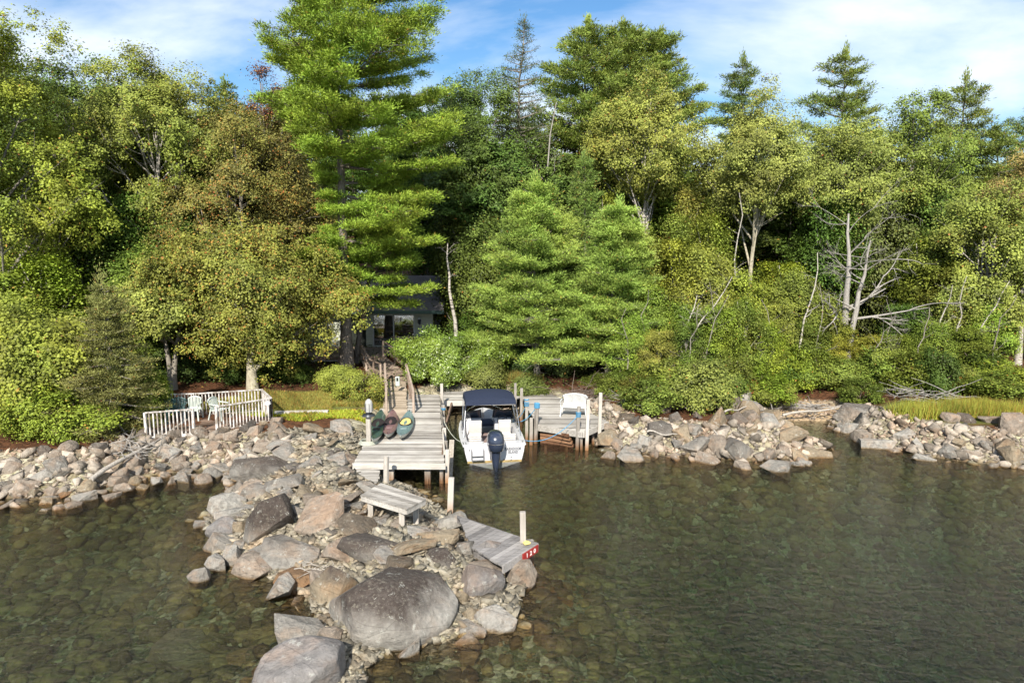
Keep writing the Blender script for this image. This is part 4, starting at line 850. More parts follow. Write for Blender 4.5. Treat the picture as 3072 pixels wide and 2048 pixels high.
m = MB(84); m.add([(xr, HY, zt), (xr, HY + 7, zt), (xr, HY + 4.2, zt + 1.85), (xr - .1, HY, zt), (xr - .1, HY + 7, zt), (xr - .1, HY + 4.2, zt + 1.85)], [(0, 1, 2), (5, 4, 3), (0, 2, 5, 3), (1, 4, 5, 2)]); wb_(m, 'gable', 'siding', house)
def sliding(x0, x1, z0, z1):
    m = MB(85); fr = .07
    for a, b in (((x0, z0), (x0, z1)), ((x1, z0), (x1, z1)), ((x0, z1), (x1, z1)), ((x0, z0), (x1, z0)), (((x0 + x1) / 2, z0), ((x0 + x1) / 2, z1))): m.beam((a[0], HY - .02, a[1]), (b[0], HY - .02, b[1]), fr, fr)
    f = wb_(m, 'door_frame', 'trim_white', house)
    for k in range(2):
        xa = x0 + (x1 - x0) * k / 2 + .04; xb = xa + (x1 - x0) / 2 - .08; m = MB(86); m.box(((xa + xb) / 2, HY + .03, (z0 + z1) / 2), (xb - xa, .015, z1 - z0 - .06)); o = m.build('pane', 'pane', f)
    m = MB(87); m.box(((x0 + x1) / 2, HY + .5, (z0 + z1) / 2), (x1 - x0, .02, z1 - z0)); wb_(m, 'curtain', 'curtain_dark', house)
sliding(xd0, xd1, HZ + .04, HZ + 2.06); sliding(hx(976), hx(1022), HZ + .03, HZ + 2.0)
m = MB(88); m.box((hx(1076), HY - .03, HZ + 1.0), (.95, .05, 2.0)); wb_(m, 'door', 'curtain_dark', house)
m = MB(89); lx = hx(1260); m.box((lx, HY - .03, HZ + 1.65), (.22, .05, .5)); m.build('backplate', 'trim_white', house, loc=-house.location)
m = MB(89); m.tube([(lx, HY - .18, HZ + 1.45), (lx, HY - .18, HZ + 1.5), (lx, HY - .18, HZ + 1.78), (lx, HY - .18, HZ + 1.95)], [.04, .08, .11, .03], 8); m.build('wall_lamp', 'dark_metal', house, loc=-house.location)
m = MB(90); m.tube([(lx, HY - .18, HZ + 1.79), (lx, HY - .18, HZ + 1.96)], [.14, .03], 8); m.build('lamp_hood', 'trim_white', house, loc=-house.location)
hd = thing('house_deck', (-10.5, 40, 1.0), 0, 'raised wooden deck with railing and steps in front of the cottage', 'deck')
yD = 39.3; m = MB(91); planks(m, [(-15.0, yD), (-7.4, yD), (-7.4, HY - .05), (-15.0, HY - .05)], DZ, 0, .14, seed=3); planks(m, [(-7.4, 41.4), (-4.6, 41.4), (-4.6, HY - .05), (-7.4, HY - .05)], DZ, 0, .14, seed=4); wb_(m, 'decking', 'rail_wood', hd)
m = MB(92); m.box((-11.2, yD - .03, DZ - .14), (7.6, .05, .24)); wb_(m, 'fascia_board', 'brown_planks', hd)
for x in (-14.8, -12.9, -10.0, -7.5): m = MB(93); m.beam((x, yD + .1, .2), (x, yD + .1, DZ + .95), .1, .1); wb_(m, 'post', 'rail_wood', hd)
m = MB(94)
for i in range(34): x = -14.8 + i * .055 * 1.03; m.beam((x, yD + .05, DZ + .08), (x, yD + .05, DZ + .88), .03, .03)
for i in range(24): x = -7.3 + i * .11; m.beam((x, 41.4, DZ + .08), (x, 41.4, DZ + .88), .035, .035)
wb_(m, 'balusters', 'rail_wood', hd)
m = MB(95); m.beam((-14.9, yD + .05, DZ + .92), (-12.9, yD + .05, DZ + .92), .12, .05); m.beam((-7.4, 41.4, DZ + .92), (-4.6, 41.4, DZ + .92), .12, .05); wb_(m, 'handrail', 'rail_wood', hd)
m = MB(96)
for k in range(5): m.box((-11.3, yD - .2 - .28 * k, DZ - .18 * (k + 1)), (2.4, .28, .04), v=.9)
wb_(m, 'steps', 'grey_planks', hd)
m = MB(97); m.beam((-12.55, yD, DZ - .1), (-12.55, yD - 1.45, .6), .05, .25); m.beam((-10.05, yD, DZ - .1), (-10.05, yD - 1.45, .6), .05, .25); m.beam((-12.5, yD - 1.4, .5), (-12.5, yD - 1.4, 1.7), .09, .09); wb_(m, 'stair_stringers', 'brown_planks', hd)
q = PY(1385, 990, 41.5); m = MB(98); m.tube([(0, 0, .0), (0, 0, .75), (0, 0, 1.0), (0, 0, 1.12)], [.48, .5, .42, .1], 12); tag(m.build('covered_grill', 'charcoal_cover', None, smooth=50, loc=Vector((q.x, 41.5, gz(q.x, 41.5) + .6))), 'barbecue under a dark cover right of the cottage', 'grill')
q = P(905, 1240, .95); m = MB(99); m.beam((-1.1, -.1, .06), (1.1, .1, .06), .22, .12, v=.9); tag(m.build('landscape_timber', 'grey_planks', None, loc=q), 'pale squared timber lying in the grass right of the white-railed deck', 'timber')

# ------------------------------------------------------------------ the boat
BZ = 0.0; tr0 = P(1484, 1388, 0); bt = thing('motorboat', (tr0.x, tr0.y, 0), R(7.5), 'white open motorboat with navy canopy and outboard moored between the docks', 'boat')
ys = [0, .5, 1.3, 2.2, 3.0, 3.7, 4.25, 4.65, 4.85]; gb = [1.14, 1.17, 1.2, 1.18, 1.1, .93, .68, .36, .06]; gzv = [.70, .70, .72, .76, .81, .86, .90, .93, .95]
cb = [1.0, 1.02, 1.03, 1.0, .88, .66, .4, .16, .02]; cz = [.02, .02, .03, .06, .12, .22, .35, .5, .62]; kz = [-.28, -.28, -.28, -.27, -.22, -.12, .05, .26, .5]
ring = [[(-g, y, z), (-(g * .6 + c * .4) - .01, y, (z + w) / 2 + .04), (-c, y, w), (0, y, k), (c, y, w), (g * .6 + c * .4 + .01, y, (z + w) / 2 + .04), (g, y, z)] for y, g, z, c, w, k in zip(ys, gb, gzv, cb, cz, kz)]
m = MB(1); m.loft(ring, close=False); m.add(ring[0], [(0, 1, 2, 3, 4, 5, 6)]); hull = m.build('hull', 'gelcoat', bt, smooth=40)
m = MB(2)
for s in (-1, 1): m.tube([(s * (g + .012), y, z - .03) for y, g, z in zip(ys, gb, gzv)], .028, 6)
m.build('rub_rail', 'white_plastic', bt, smooth=50)
m = MB(3); m.box((0, -.004, .055), (2.02, .012, .09), v=.5); m.build('waterline_grime', 'hull_grime', bt)
inn = [[(-(g), y, z + .005), (-(g - .05), y, z + .025), (-max(g - .19, .01), y, z + .025), (-max(g - .22, .008), y, z - .04), (-max(g - .3, .006), y, .20 + .3 * max(0, (y - 3.9))), (max(g - .3, .006), y, .20 + .3 * max(0, (y - 3.9))), (max(g - .22, .008), y, z - .04), (max(g - .19, .01), y, z + .025), (g - .05, y, z + .025), (g, y, z + .005)] for y, g, z in zip([.42] + ys[1:], gb, gzv)]
m = MB(4); m.loft(inn, close=False); m.build('deck_liner', 'liner', bt, smooth=35)
m = MB(5)
for s in (-1, 1):
    m.box((s * .75, .22, .66), (.76, .46, .12)); m.box((s * .75, .03, .70), (.80, .07, .07))
m.box((0, .4, .42), (.8, .06, .5)); m.build('transom_cap', 'gelcoat', bt, bevel=.02)
m = MB(6); m.box((0, 1.9, .205), (1.5, 3.2, .01)); m.build('cockpit_floor', 'floor_mat', bt)
for s, nm in ((-1, 'console'), (1, 'console')):
    m = MB(7); m.loft([[(s * .28, y, .2), (s * .98, y, .2), (s * .98, y, zt_), (s * .28, y, zt_)] for y, zt_ in ((2.65, .92), (2.78, 1.02), (3.15, .98), (3.2, .8))]); m.build(nm, 'gelcoat', bt, bevel=.03)
    m = MB(8); w0 = [(s * .24, 3.05, .98), (s * .26, 2.85, 1.36), (s * .95, 2.62, 1.32), (s * 1.06, 2.95, .92)]; m.add(w0 + [(x, y + .012, z) for x, y, z in w0], [(0, 1, 2, 3), (7, 6, 5, 4), (0, 4, 5, 1), (1, 5, 6, 2), (2, 6, 7, 3), (3, 7, 4, 0)])
    w1 = [(s * 1.06, 2.95, .92), (s * .95, 2.62, 1.32), (s * 1.08, 1.9, 1.0), (s * 1.1, 1.9, .8)]; m.add(w1 + [(x - s * .012, y, z) for x, y, z in w1], [(0, 1, 2, 3), (7, 6, 5, 4), (1, 5, 6, 2), (0, 4, 5, 1)])
    ws = m.build('windshield', 'tinted_glass', bt)
    m = MB(9); m.tube(w0 + [w0[0]], .018, 6); m.tube([w0[2], w1[2], w1[3]], .018, 6); m.build('windshield_frame', 'dark_metal', ws, smooth=50)
    m = MB(10); x = s * .58; m.box((x, 1.95, .62), (.5, .5, .14)); st = m.build('helm_seat', 'vinyl', bt, bevel=.04)
    m = MB(11); m.loft([[(x - .25, y, z), (x + .25, y, z), (x + .25, y + .1, z), (x - .25, y + .1, z)] for y, z in ((1.72, .66), (1.66, .9), (1.62, 1.14), (1.66, 1.2))]); m.build('seat_back', 'vinyl', st, bevel=.03)
    m = MB(12); m.box((x, 1.9, .38), (.42, .42, .36)); m.build('seat_base', 'gelcoat', st)
    m = MB(13); x2 = s * .66
    for k in range(5): m.box((x2, .72 + .0 * k + .01, .52 + .085 * k), (.46, .12, .075))
    m.box((x2, .95, .47), (.46, .46, .12)); m.build('stern_seat', 'vinyl', bt, bevel=.025)
    for yy, zz in ((.12, .735), (1.5, .76), (3.6, .9)):
        m = MB(14); xx = s * (np.interp(yy, ys, gb) - .09); m.beam((xx, yy - .08, zz + .03), (xx, yy + .08, zz + .03), .02, .02); m.beam((xx, yy, zz - .02), (xx, yy, zz + .03), .03, .03); m.build('cleat', 'steel', bt)
    m = MB(15); m.tube([(s * 1.02, 1.0, .74), (s * 1.04, 1.1, 1.0)], .0, 4) if False else m.tube([(s * .45, 1.15, .28), (s * .45, 1.15, .62), (s * .45, 1.15, .66)], [.09, .09, .03], 10); m.build('fender', 'white_plastic', bt, smooth=50)
m = MB(16); m.loft([[(-.5, y, z), (.5, y, z), (.5, y, z - .1), (-.5, y, z - .1)] for y, z in ((3.3, .62), (4.1, .66))]); m.build('bow_cushion', 'navy_canvas', bt, bevel=.03)
m = MB(17)
for s in (-1, 1): m.loft([[(s * .45, 3.3, .72), (s * .85, 3.3, .72), (s * .85, 3.3, .6), (s * .45, 3.3, .6)], [(s * .25, 4.1, .76), (s * .55, 4.1, .76), (s * .55, 4.1, .6), (s * .25, 4.1, .6)]])
m.build('bow_seats', 'vinyl', bt, bevel=.02)
m = MB(18); m.tube([(.58 + .19 * math.cos(a), 2.5 - .05 * math.sin(a), 1.0 + .19 * math.sin(a)) for a in [i * math.pi / 8 for i in range(17)]], .017, 6)
for a in (.5, 2.6, 4.7): m.tube([(.58, 2.56, 1.0), (.58 + .19 * math.cos(a), 2.5, 1.0 + .19 * math.sin(a))], .012, 5)
m.build('steering_wheel', 'dark_metal', bt, smooth=50)
m = MB(19)
for s in (-1, 1): m.tube([(s * (np.interp(y, ys, gb) - .08), y, np.interp(y, ys, gzv) + h) for y, h in ((3.2, .03), (3.4, .2), (4.1, .22), (4.6, .22))] + [(0, 4.8, 1.17)], .014, 6)
m.build('bow_rail', 'steel', bt, smooth=60)
cn = []
for u in [i / 12 for i in range(13)]:
    y = 1.25 + 1.75 * u; zc = 2.13 + .07 * math.sin(math.pi * u); drop = .03 + .09 * abs(2 * u - 1) ** 6
    cn.append([(-1.0, y, zc - .20 - drop), (-.97, y, zc - .07), (-.8, y, zc - .0), (-.4, y, zc + .05), (0, y, zc + .07), (.4, y, zc + .05), (.8, y, zc), (.97, y, zc - .07), (1.0, y, zc - .20 - drop),
               (.98, y, zc - .20 - drop), (.945, y, zc - .09), (.79, y, zc - .025), (.4, y, zc + .025), (0, y, zc + .045), (-.4, y, zc + .025), (-.79, y, zc - .025), (-.945, y, zc - .09), (-.98, y, zc - .20 - drop)])
cap0 = [(x, 1.245, z - .10 + .0) for x, y, z in cn[0][:9]]
m = MB(20); m.loft(cn); m.build('bimini_canopy', 'navy_canvas', bt, smooth=50)
m = MB(21); top = [(x, 1.25, z - .005) for x, y, z in cn[0][:9]]; bot = [(x * .99, 1.22, min(z, 2.02) - .10 if abs(x) < .99 else z - .12) for x, y, z in cn[0][:9]]
m.loft([top, bot], close=False); m.loft([[(x, y + .012, z) for x, y, z in top], [(x, y + .012, z) for x, y, z in bot]], close=False); m.build('canopy_valance', 'navy_canvas', bt)
for s in (-1, 1):
    for y0, y1 in ((1.9, 1.3), (1.9, 2.9), (2.2, 2.0), (.9, 1.32)): m = MB(22); m.tube([(s * 1.1, y0, .76), (s * .97, y1, 1.95)], .014, 6); m.build('canopy_pole', 'steel', bt, smooth=60)
# swim ladder, transom fittings and the boat's name
m = MB(23)
for x in (-.86, -.42): m.tube([(x, -.02, .60), (x, -.10, .52), (x, -.12, .18), (x + .03, -.22, .12)], .016, 6)
m.beam((-.86, -.13, .16), (-.42, -.13, .16), .06, .03); m.beam((-.84, -.08, .30), (-.44, -.08, .30), .05, .025); m.build('swim_ladder', 'steel', bt)
m = MB(24); m.box((-.63, -.012, .35), (.5, .02, .5)); m.build('ladder_pad', 'gelcoat', bt, bevel=.01)
m = MB(25)
for x, z in ((-.93, .52), (.93, .52), (.62, .2), (.35, .12), (.62, .1)): m.tube([(x, .0, z), (x, -.02, z)], .022, 8)
m.box((-.64, -.03, .27), (.18, .02, .035)); m.build('drain_fittings', 'dark_metal', bt)
lettering('BARNDOOR\nISLAND', .15, 'letter_grey', bt, (.69, -.009, .45), (math.pi / 2, 0, 0), ext=.002, sx=.66, bold=.006)
m = MB(26)
def oval(cx, cy_, z, rx, ry, k=20, p=2.6): return [(cx + rx * math.copysign(abs(math.cos(t)) ** (2 / p), math.cos(t)), cy_ + ry * math.copysign(abs(math.sin(t)) ** (2 / p), math.sin(t)), z) for t in [2 * math.pi * i / k for i in range(k)]]
m.loft([oval(0, -.44, .62, .15, .24), oval(0, -.45, .70, .245, .36), oval(0, -.45, .85, .275, .40), oval(0, -.45, 1.02, .275, .40), oval(0, -.43, 1.15, .25, .37), oval(0, -.40, 1.24, .19, .30), oval(0, -.38, 1.27, .10, .2)])
eng = m.build('outboard_motor', 'navy_paint', bt, smooth=50); eng.location = (0, .12, -.16); eng.scale = (1.15, 1.1, 1.15)
m = MB(27); m.loft([oval(0, -.42, .66, .17, .26, 16), oval(0, -.42, .45, .15, .24, 16), oval(0, -.44, .2, .11, .2, 16), oval(0, -.46, -.1, .06, .17, 16), oval(0, -.48, -.3, .045, .2, 16)]); m.build('motor_leg', 'navy_paint', eng, smooth=50)
m = MB(28); m.box((0, -.58, -.02), (.30, .34, .02)); m.tube([(0, -.25, -.3), (0, -.75, -.3), (0, -.85, -.3)], [.05, .075, .03], 10); m.build('gearcase', 'dark_metal', eng)
m = MB(29); m.box((0, -.08, .48), (.3, .22, .42)); m.box((0, -.2, .3), (.2, .2, .25)); m.build('motor_bracket', 'dark_metal', eng, bevel=.02)
m = MB(30); m.box((0, -.62, 1.195), (.17, .03, .05), M=Matrix.Rotation(R(-35), 3, 'X')); m.build('motor_badge', 'steel', eng)
m = MB(31); m.loft([oval(0, -.45, .93, .279, .405), oval(0, -.45, .955, .279, .405)]); m.build('motor_trim_line', 'steel', eng)

# ------------------------------------------------------------------ trees: wood as tubes, foliage as many small leaf faces
def unit(a): return a / np.maximum(np.linalg.norm(a, axis=-1, keepdims=True), 1e-9)
def leaf_mesh(name, Cn, Nr, size, asp, mat, rg, autumn=0.0, hue=None, blotch=None):
    """one rhombus per leaf"""
    n = len(Cn); size = np.asarray(size) * .74; T = unit(np.cross(Nr, rg.normal(size=(n, 3)))); B = np.cross(Nr, T); size = np.broadcast_to(size, (n,))[:, None] * rg.uniform(.7, 1.3, (n, 1))
    V = np.stack([Cn - T * size, Cn + B * size * asp, Cn + T * size, Cn - B * size * asp], 1).reshape(-1, 3)
    F = np.arange(n * 4).reshape(n, 4); v = np.clip(.6 * rg.uniform(0, 1, n) + 1.5 * (fbm(Cn[:, 0] * 1.7 + Cn[:, 1] * .9, Cn[:, 2] * 1.8 + Cn[:, 1] * .7, 31, 3) - .44) + .2, 0, 1.2)
    pr = fbm(Cn[:, 0] * .8 + 11, Cn[:, 1] * .8 + Cn[:, 2] * 1.1, 77, 3); p = autumn * np.clip((pr - 0.38) * 3.5, 0.25, 1.6)
    h = (rg.uniform(0, 1, n) < p) * rg.uniform(.3, .95, n); q = np.clip(fbm(Cn[:, 2] * .7, Cn[:, 0] * .6 + Cn[:, 1] * .5, 5, 3) * 1.3 - .1, 0, 1)
    return np_mesh(name, V, F, mat, {'v': ('FACE', v), 'h': ('FACE', h), 'q': ('FACE', q)})
def blade_mesh(name, Cn, Dr, L, W, mat, rg, brown=0.0, Nm=None):
    n = len(Cn); S = unit(np.cross(Dr, rg.normal(size=(n, 3)) if Nm is None else Nm)); L = L * rg.uniform(.7, 1.25, (n, 1)); W = W * rg.uniform(.7, 1.3, (n, 1))
    V = np.stack([Cn - S * W, Cn + S * W, Cn + Dr * L + S * W * .25], 1).reshape(-1, 3); F = np.arange(n * 3).reshape(n, 3)
    h = (rg.uniform(0, 1, n) < brown) * rg.uniform(.3, .8, n)
    q = np.clip(fbm(Cn[:, 2] * .7, Cn[:, 0] * .6 + Cn[:, 1] * .5, 5, 3) * 1.3 - .1, 0, 1)
    return np_mesh(name, V, F, mat, {'v': ('FACE', np.clip(.6 * rg.uniform(0, 1, n) + 1.2 * (fbm(Cn[:, 0] * 2 + Cn[:, 1], Cn[:, 2] * 2.4, 31, 3) - .44) + .22, 0, 1.2)), 'h': ('FACE', h), 'q': ('FACE', q)})
class Wood:
    def __init__(s): s.V = []; s.F = []; s.n = 0
    def tube(s, pts, rad, k=6):
        pts = np.asarray(pts, float); rad = np.asarray(rad, float); m = len(pts); d = np.gradient(pts, axis=0); d = unit(d)
        ref = np.where(np.abs(d[:, 2:3]) < .9, [[0, 0, 1]], [[0, 1, 0]]); u = unit(np.cross(d, ref)); w = np.cross(u, d); a = np.arange(k) * 2 * math.pi / k
        ring = pts[:, None] + (u[:, None] * np.cos(a)[None, :, None] + w[:, None] * np.sin(a)[None, :, None]) * rad[:, None, None]
        s.V.append(ring.reshape(-1, 3)); i = np.arange(m - 1)[:, None] * k; j = np.arange(k)[None]
        s.F.append((s.n + np.stack([i + j, i + (j + 1) % k, i + k + (j + 1) % k, i + k + j], -1)).reshape(-1, 4)); s.n += m * k
    def mesh(s, name, mat): return np_mesh(name, np.vstack(s.V), np.vstack(s.F), mat, smooth=True)
def bez(a, b, c, n=6):
    t = np.linspace(0, 1, n)[:, None]; return (1 - t) ** 2 * np.asarray(a) + 2 * t * (1 - t) * np.asarray(b) + t * t * np.asarray(c)
def trunk_path(rg, H, lean=(0, 0), wob=.25, n=9):
    t = np.linspace(0, 1, n); p = np.zeros((n, 3)); p[:, 2] = t * H; w = np.cumsum(rg.normal(size=(n, 2)), 0) * wob / 3; w -= w[0]
    p[:, 0] = lean[0] * t ** 1.3 + w[:, 0] * t; p[:, 1] = lean[1] * t ** 1.3 + w[:, 1] * t; p[0, 2] -= .4; return p
def at(path, t):
    f = t * (len(path) - 1); i = min(int(f), len(path) - 2); return path[i] + (path[i + 1] - path[i]) * (f - i)
def crown_pts(rg, rx, ry, z0, z1, nl, nc, nleaf, lobe=(.32, .5), cl=.34, egg=0.15, flat=.55, base=.35):
    """boughs -> clumps -> leaves; returns leaf centres, normals and bough centres"""
    nleaf = int(nleaf * 1.75); cz = (z0 + z1) / 2; rz = (z1 - z0) / 2; L = []; P_ = []; N_ = []
    ph = rg.uniform(0, 6.28); ga = math.pi * (3 - 5 ** .5)
    for i in range(nl):
        u = 1 - 2 * (i + .5) / nl; th = ph + i * ga + rg.normal() * .25; rr_ = math.sqrt(1 - u * u); k = rg.uniform(base + .1, 1.0)
        sh = 1 - egg * u
        c = np.array([math.cos(th) * rr_ * rx * k * sh, math.sin(th) * rr_ * ry * k * sh, cz + u * rz * (.74 + .13 * rg.normal())]); lr = rg.uniform(lobe[0] * .75, lobe[1] * 1.1) * min(rx, rz * 1.2); L.append((c, lr))
        d = unit(rg.normal(size=(nc, 3)) + np.array([0, 0, .35])); cc = c + d * np.array([1, 1, 1.05]) * lr * rg.uniform(.35, 1.08, (nc, 1)); cs = cl * .8 * rg.uniform(.55, 1.25, nc)
        g = rg.normal(size=(nc, nleaf, 3)) * np.array([1, 1, flat + .25]); pts = cc[:, None] + g * cs[:, None, None]
        out = unit(cc - np.array([0, 0, cz - rz * .2]))[:, None]; nn = unit(out * .55 + np.array([0, -.45, .6]) + g * .35 + rg.normal(size=g.shape) * .5)
        P_.append(pts.reshape(-1, 3)); N_.append(nn.reshape(-1, 3))
    P_ = np.vstack(P_); N_ = np.vstack(N_); k = P_[:, 2] > .06; return P_[k], N_[k], L
def parts(root, wood_me, crown_me, col, extra=()):
    o = bpy.data.objects.new('trunk', wood_me); link(o, root); c = bpy.data.objects.new('crown', crown_me); link(c, root); c.color = (*col, 1); return root
def broad(seed, H, rx, z0, col, loc=None, ry=None, nl=16, nc=22, nleaf=70, leaf=.075, asp=.62, autumn=0., barkm='grey_bark', tr=.16, lean=(0, 0), forks=0, flat=.55, cl=.34, lobe=(.32, .5), egg=.15, limbs=.9, stems=1, name='deciduous_tree', mat='leaf', twigs=3):
    rg = np.random.default_rng(seed); ry = ry or rx; Pn, Nn, L = crown_pts(rg, rx, ry, z0, H, nl, nc, nleaf, lobe, cl, egg, flat)
    W = Wood(); off = np.array([lean[0], lean[1], 0])
    for s in range(stems):
        tp = trunk_path(rg, H * .93, (lean[0] + (rg.uniform(-.35, .35) * rx if stems > 1 else 0), lean[1]), .3)
        if stems > 1: tp[:, :2] += rg.uniform(-.12, .12, 2)
        W.tube(tp, tr * (1 - .93 * np.linspace(0, 1, len(tp)) ** .8) + .012 + np.r_[tr * .35, np.zeros(len(tp) - 1)], 10)
        for c, lr in L[s::stems]:
            if rg.random() > limbs: continue
            cc = c + off * (c[2] / H) ** 1.3
            th = np.clip((c[2] - lr - rg.uniform(.1, .1 + .2 * H)) / H, .12, .9); a = at(tp, th); d = cc - a; mid = a + d * .5 + np.array([0, 0, .18 * np.linalg.norm(d[:2]) * rg.uniform(-.5, 1)])
            r0 = tr * (1 - th) ** .8 * .55 + .012; b = bez(a, mid, cc, 7); W.tube(b, np.linspace(r0, .012, 7), 6)
            for _ in range(twigs): e = cc + unit(rg.normal(size=3)) * lr * .9; W.tube(bez(b[4], (b[4] + e) / 2 + rg.normal(size=3) * .15, e, 4), [r0 * .4, r0 * .3, .012, .006], 4)
    Pn = Pn + off * (np.clip(Pn[:, 2:3], 0, None) / H) ** 1.3
    root = thing(name, loc or (0, 0, 0)); return parts(root, W.mesh('trunk', barkm), leaf_mesh('crown', Pn, Nn, leaf, asp, mat, rg, autumn), col)
def pine(seed, H, z0, prof, col, loc=None, step=.62, per=(3, 5), pads=13, blades=70, L=.17, W=.02, padr=(.26, .4), tr=.3, rise=.14, lean=(0, 0), barkm='pine_bark', name='pine_tree', droop=0., bare=.3, skip=None, up=.7, dead=0, wob=.3, asym=0.):
    """whorled conifer; prof(t) = branch length at relative crown height t"""
    rg = np.random.default_rng(seed); tp = trunk_path(rg, H, lean, wob, 12); Wd = Wood(); Wd.tube(tp, tr * (1 - .95 * np.linspace(0, 1, 12) ** .9) + .01 + np.r_[tr * .4, np.zeros(11)], 12); C_ = []; D_ = []; N_ = []
    z = z0; w = 0
    while z < H - .25:
        t = (z - z0) / (H - z0); n = rg.integers(per[0], per[1] + 1); ph = rg.uniform(0, 6.28)
        for b in range(n):
            a = ph + b * 6.283 / n + rg.normal() * .3; Lb = prof(t) * rg.uniform(.55, 1.12)
            Lb *= 1 + asym * math.cos(a)
            if skip and skip(t, a): Lb *= .45
            if Lb < .15: continue
            base = at(tp, min(z + rg.uniform(-.15, .15), H - .1) / H); dr = np.array([math.cos(a), math.sin(a), 0])
            r_ = rise + .5 * t * up + rg.uniform(-.13, .13); tip = base + dr * Lb + np.array([0, 0, Lb * (r_ - droop * (1 - t))]); mid = base + dr * Lb * .5 + np.array([0, 0, Lb * .5 * r_ - Lb * .10])
            pth = bez(base, mid, tip, 7); Wd.tube(pth, np.linspace(min(.02 + .017 * Lb, .09), .008, 7), 5)
            k = max(3, int(pads * Lb / 3.0 + 2)); side = np.array([-dr[1], dr[0], 0])
            for i in range(k):
                u = bare + (1 - bare) * (i + rg.random()) / k; p = at(pth, min(u, 1)); lat = rg.uniform(-1, 1) * Lb * .30 * (1.15 - abs(u - .65)) ; c = p + side * lat + np.array([0, 0, rg.uniform(-.03, .1) + .05 * abs(lat)]) + dr * rg.uniform(0, .15)
                if abs(lat) > .35: Wd.tube(np.array([p - dr * abs(lat) * .5, c]), [.014, .006], 4)
                pr = rg.uniform(*padr) * (.6 + .4 * min(1, Lb / 2)); m_ = int(blades * (pr / padr[1]) ** 1.5)
                g = rg.normal(size=(m_, 3)) * np.array([.55, .55, .26]); C_.append(c + g * pr); D_.append(unit(g * np.array([1, 1, .8]) + dr * .35 + np.array([0, 0, .45]) + rg.normal(size=(m_, 3)) * .4)); N_.append(unit(g * np.array([1.1, 1.1, 2.2]) + np.array([0, -.25, .55]) + rg.normal(size=(m_, 3)) * .35))
        z += step * rg.uniform(.75, 1.25) * (1 - .35 * t)
    # leader
    g = rg.normal(size=(blades * 2, 3)) * np.array([.12, .12, .3]); C_.append(tp[-1] + g); D_.append(unit(g + np.array([0, 0, .8]))); N_.append(unit(g + np.array([0, -.5, .1])))
    for i in range(dead):
        zz_ = rg.uniform(.25, 1) * z0; a = rg.uniform(0, 6.28); b0 = at(tp, zz_ / H); Lb = rg.uniform(.5, 1.6); Wd.tube(bez(b0, b0 + np.array([math.cos(a), math.sin(a), .1]) * Lb * .5, b0 + np.array([math.cos(a), math.sin(a), -.2]) * Lb, 5), np.linspace(.025, .006, 5), 4)
    root = thing(name, loc or (0, 0, 0)); return parts(root, Wd.mesh('trunk', barkm), blade_mesh('crown', np.vstack(C_), np.vstack(D_), L, W, 'needle', rg, .02, np.vstack(N_)), col)
def bare_tree(seed, H, spread, loc, barkm='dead_wood', tr=.12, lean=(0, 0), n=9, name='dead_tree', z0=.35, depth=3):
    rg = np.random.default_rng(seed); Wd = Wood(); tp = trunk_path(rg, H, lean, .5, 9); Wd.tube(tp, tr * (1 - .85 * np.linspace(0, 1, 9)) + .008 + np.r_[tr * .3, np.zeros(8)], 10)
    def grow(b, d, L, r, k):
        e = b + d * L + np.array([0, 0, rg.uniform(-.15, .25)]) * L; m = (b + e) / 2 + rg.normal(size=3) * L * .14; p = bez(b, m, e, 7); Wd.tube(p, np.linspace(r, r * .3, 7), 6 if r > .03 else 4)
        if k > 0:
            for _ in range(rg.integers(2, 5)): u = rg.uniform(.3, 1); grow(at(p, u), unit(d + rg.normal(size=3) * .6), L * rg.uniform(.35, .6), r * .45, k - 1)
    for i in range(n): t = rg.uniform(z0, .97); a = rg.uniform(0, 6.28); grow(at(tp, t), unit(np.array([math.cos(a), math.sin(a), rg.uniform(.1, .8)])), spread * rg.uniform(.5, 1), tr * .5 * (1.1 - t), depth)
    root = thing(name, loc); o = bpy.data.objects.new('trunk', Wd.mesh('trunk', barkm)); link(o, root); return root
def G(px, Y, dz=0.0):     # a spot on the ground in the photo's column px at distance Y
    x = PY(px, 1000, Y).x; return Vector((x, Y, gz(x, Y) + dz))
def top_h(px, py, Y): return PY(px, py, Y).z - G(px, Y).z
def wid(w, Y): return w / 2048 * Y / 2

YG = (0.215, 0.265, 0.035); OLV = (0.19, 0.225, 0.04); DKG = (0.09, 0.14, 0.025); MID = (0.15, 0.205, 0.032); PNE = (0.205, 0.30, 0.035); BLU = (0.23, 0.325, 0.06); SPR = (0.18, 0.185, 0.055)
def T(o, label, cat='tree', group=None): return tag(o, label, cat, group)

# --- the tall white pine by the cottage
Yp = 37.0
pl = G(1037, Yp)
pp = lambda t: np.interp(t, [0, .06, .15, .25, .32, .45, .6, .75, .9, 1], [1.7, 2.8, 3.9, 3.9, 4.1, 5.0, 4.8, 4.2, 3.0, .3])
T(pine(3, 23.5, 4.4, pp, PNE, pl, step=.85, per=(3, 4), pads=24, blades=190, L=.15, W=.024, padr=(.30, .50), tr=.34, asym=.30, lean=(.45, -.2), rise=.03, up=.5, dead=10, bare=.28, skip=lambda t, a: (math.cos(a) < -.35 and .12 < t < .38) or (t < .1 and math.cos(a) > .2)), 'tallest white pine rising out of the frame in front of the cottage')
p2 = G(1066, 38.8)
T(pine(9, top_h(1185, 540, 38.6), 3.5, lambda t: min(3.0 * (1 - t) ** .6 + .25, 2.5 + 6 * t), PNE, p2, step=.72, per=(4, 5), pads=22, blades=150, L=.15, W=.023, padr=(.28, .44), tr=.17, rise=.05, up=.6, lean=(2.9, -1.2), dead=4, asym=.34), 'bushy younger pine overhanging the cottage roof, right of the tallest pine')
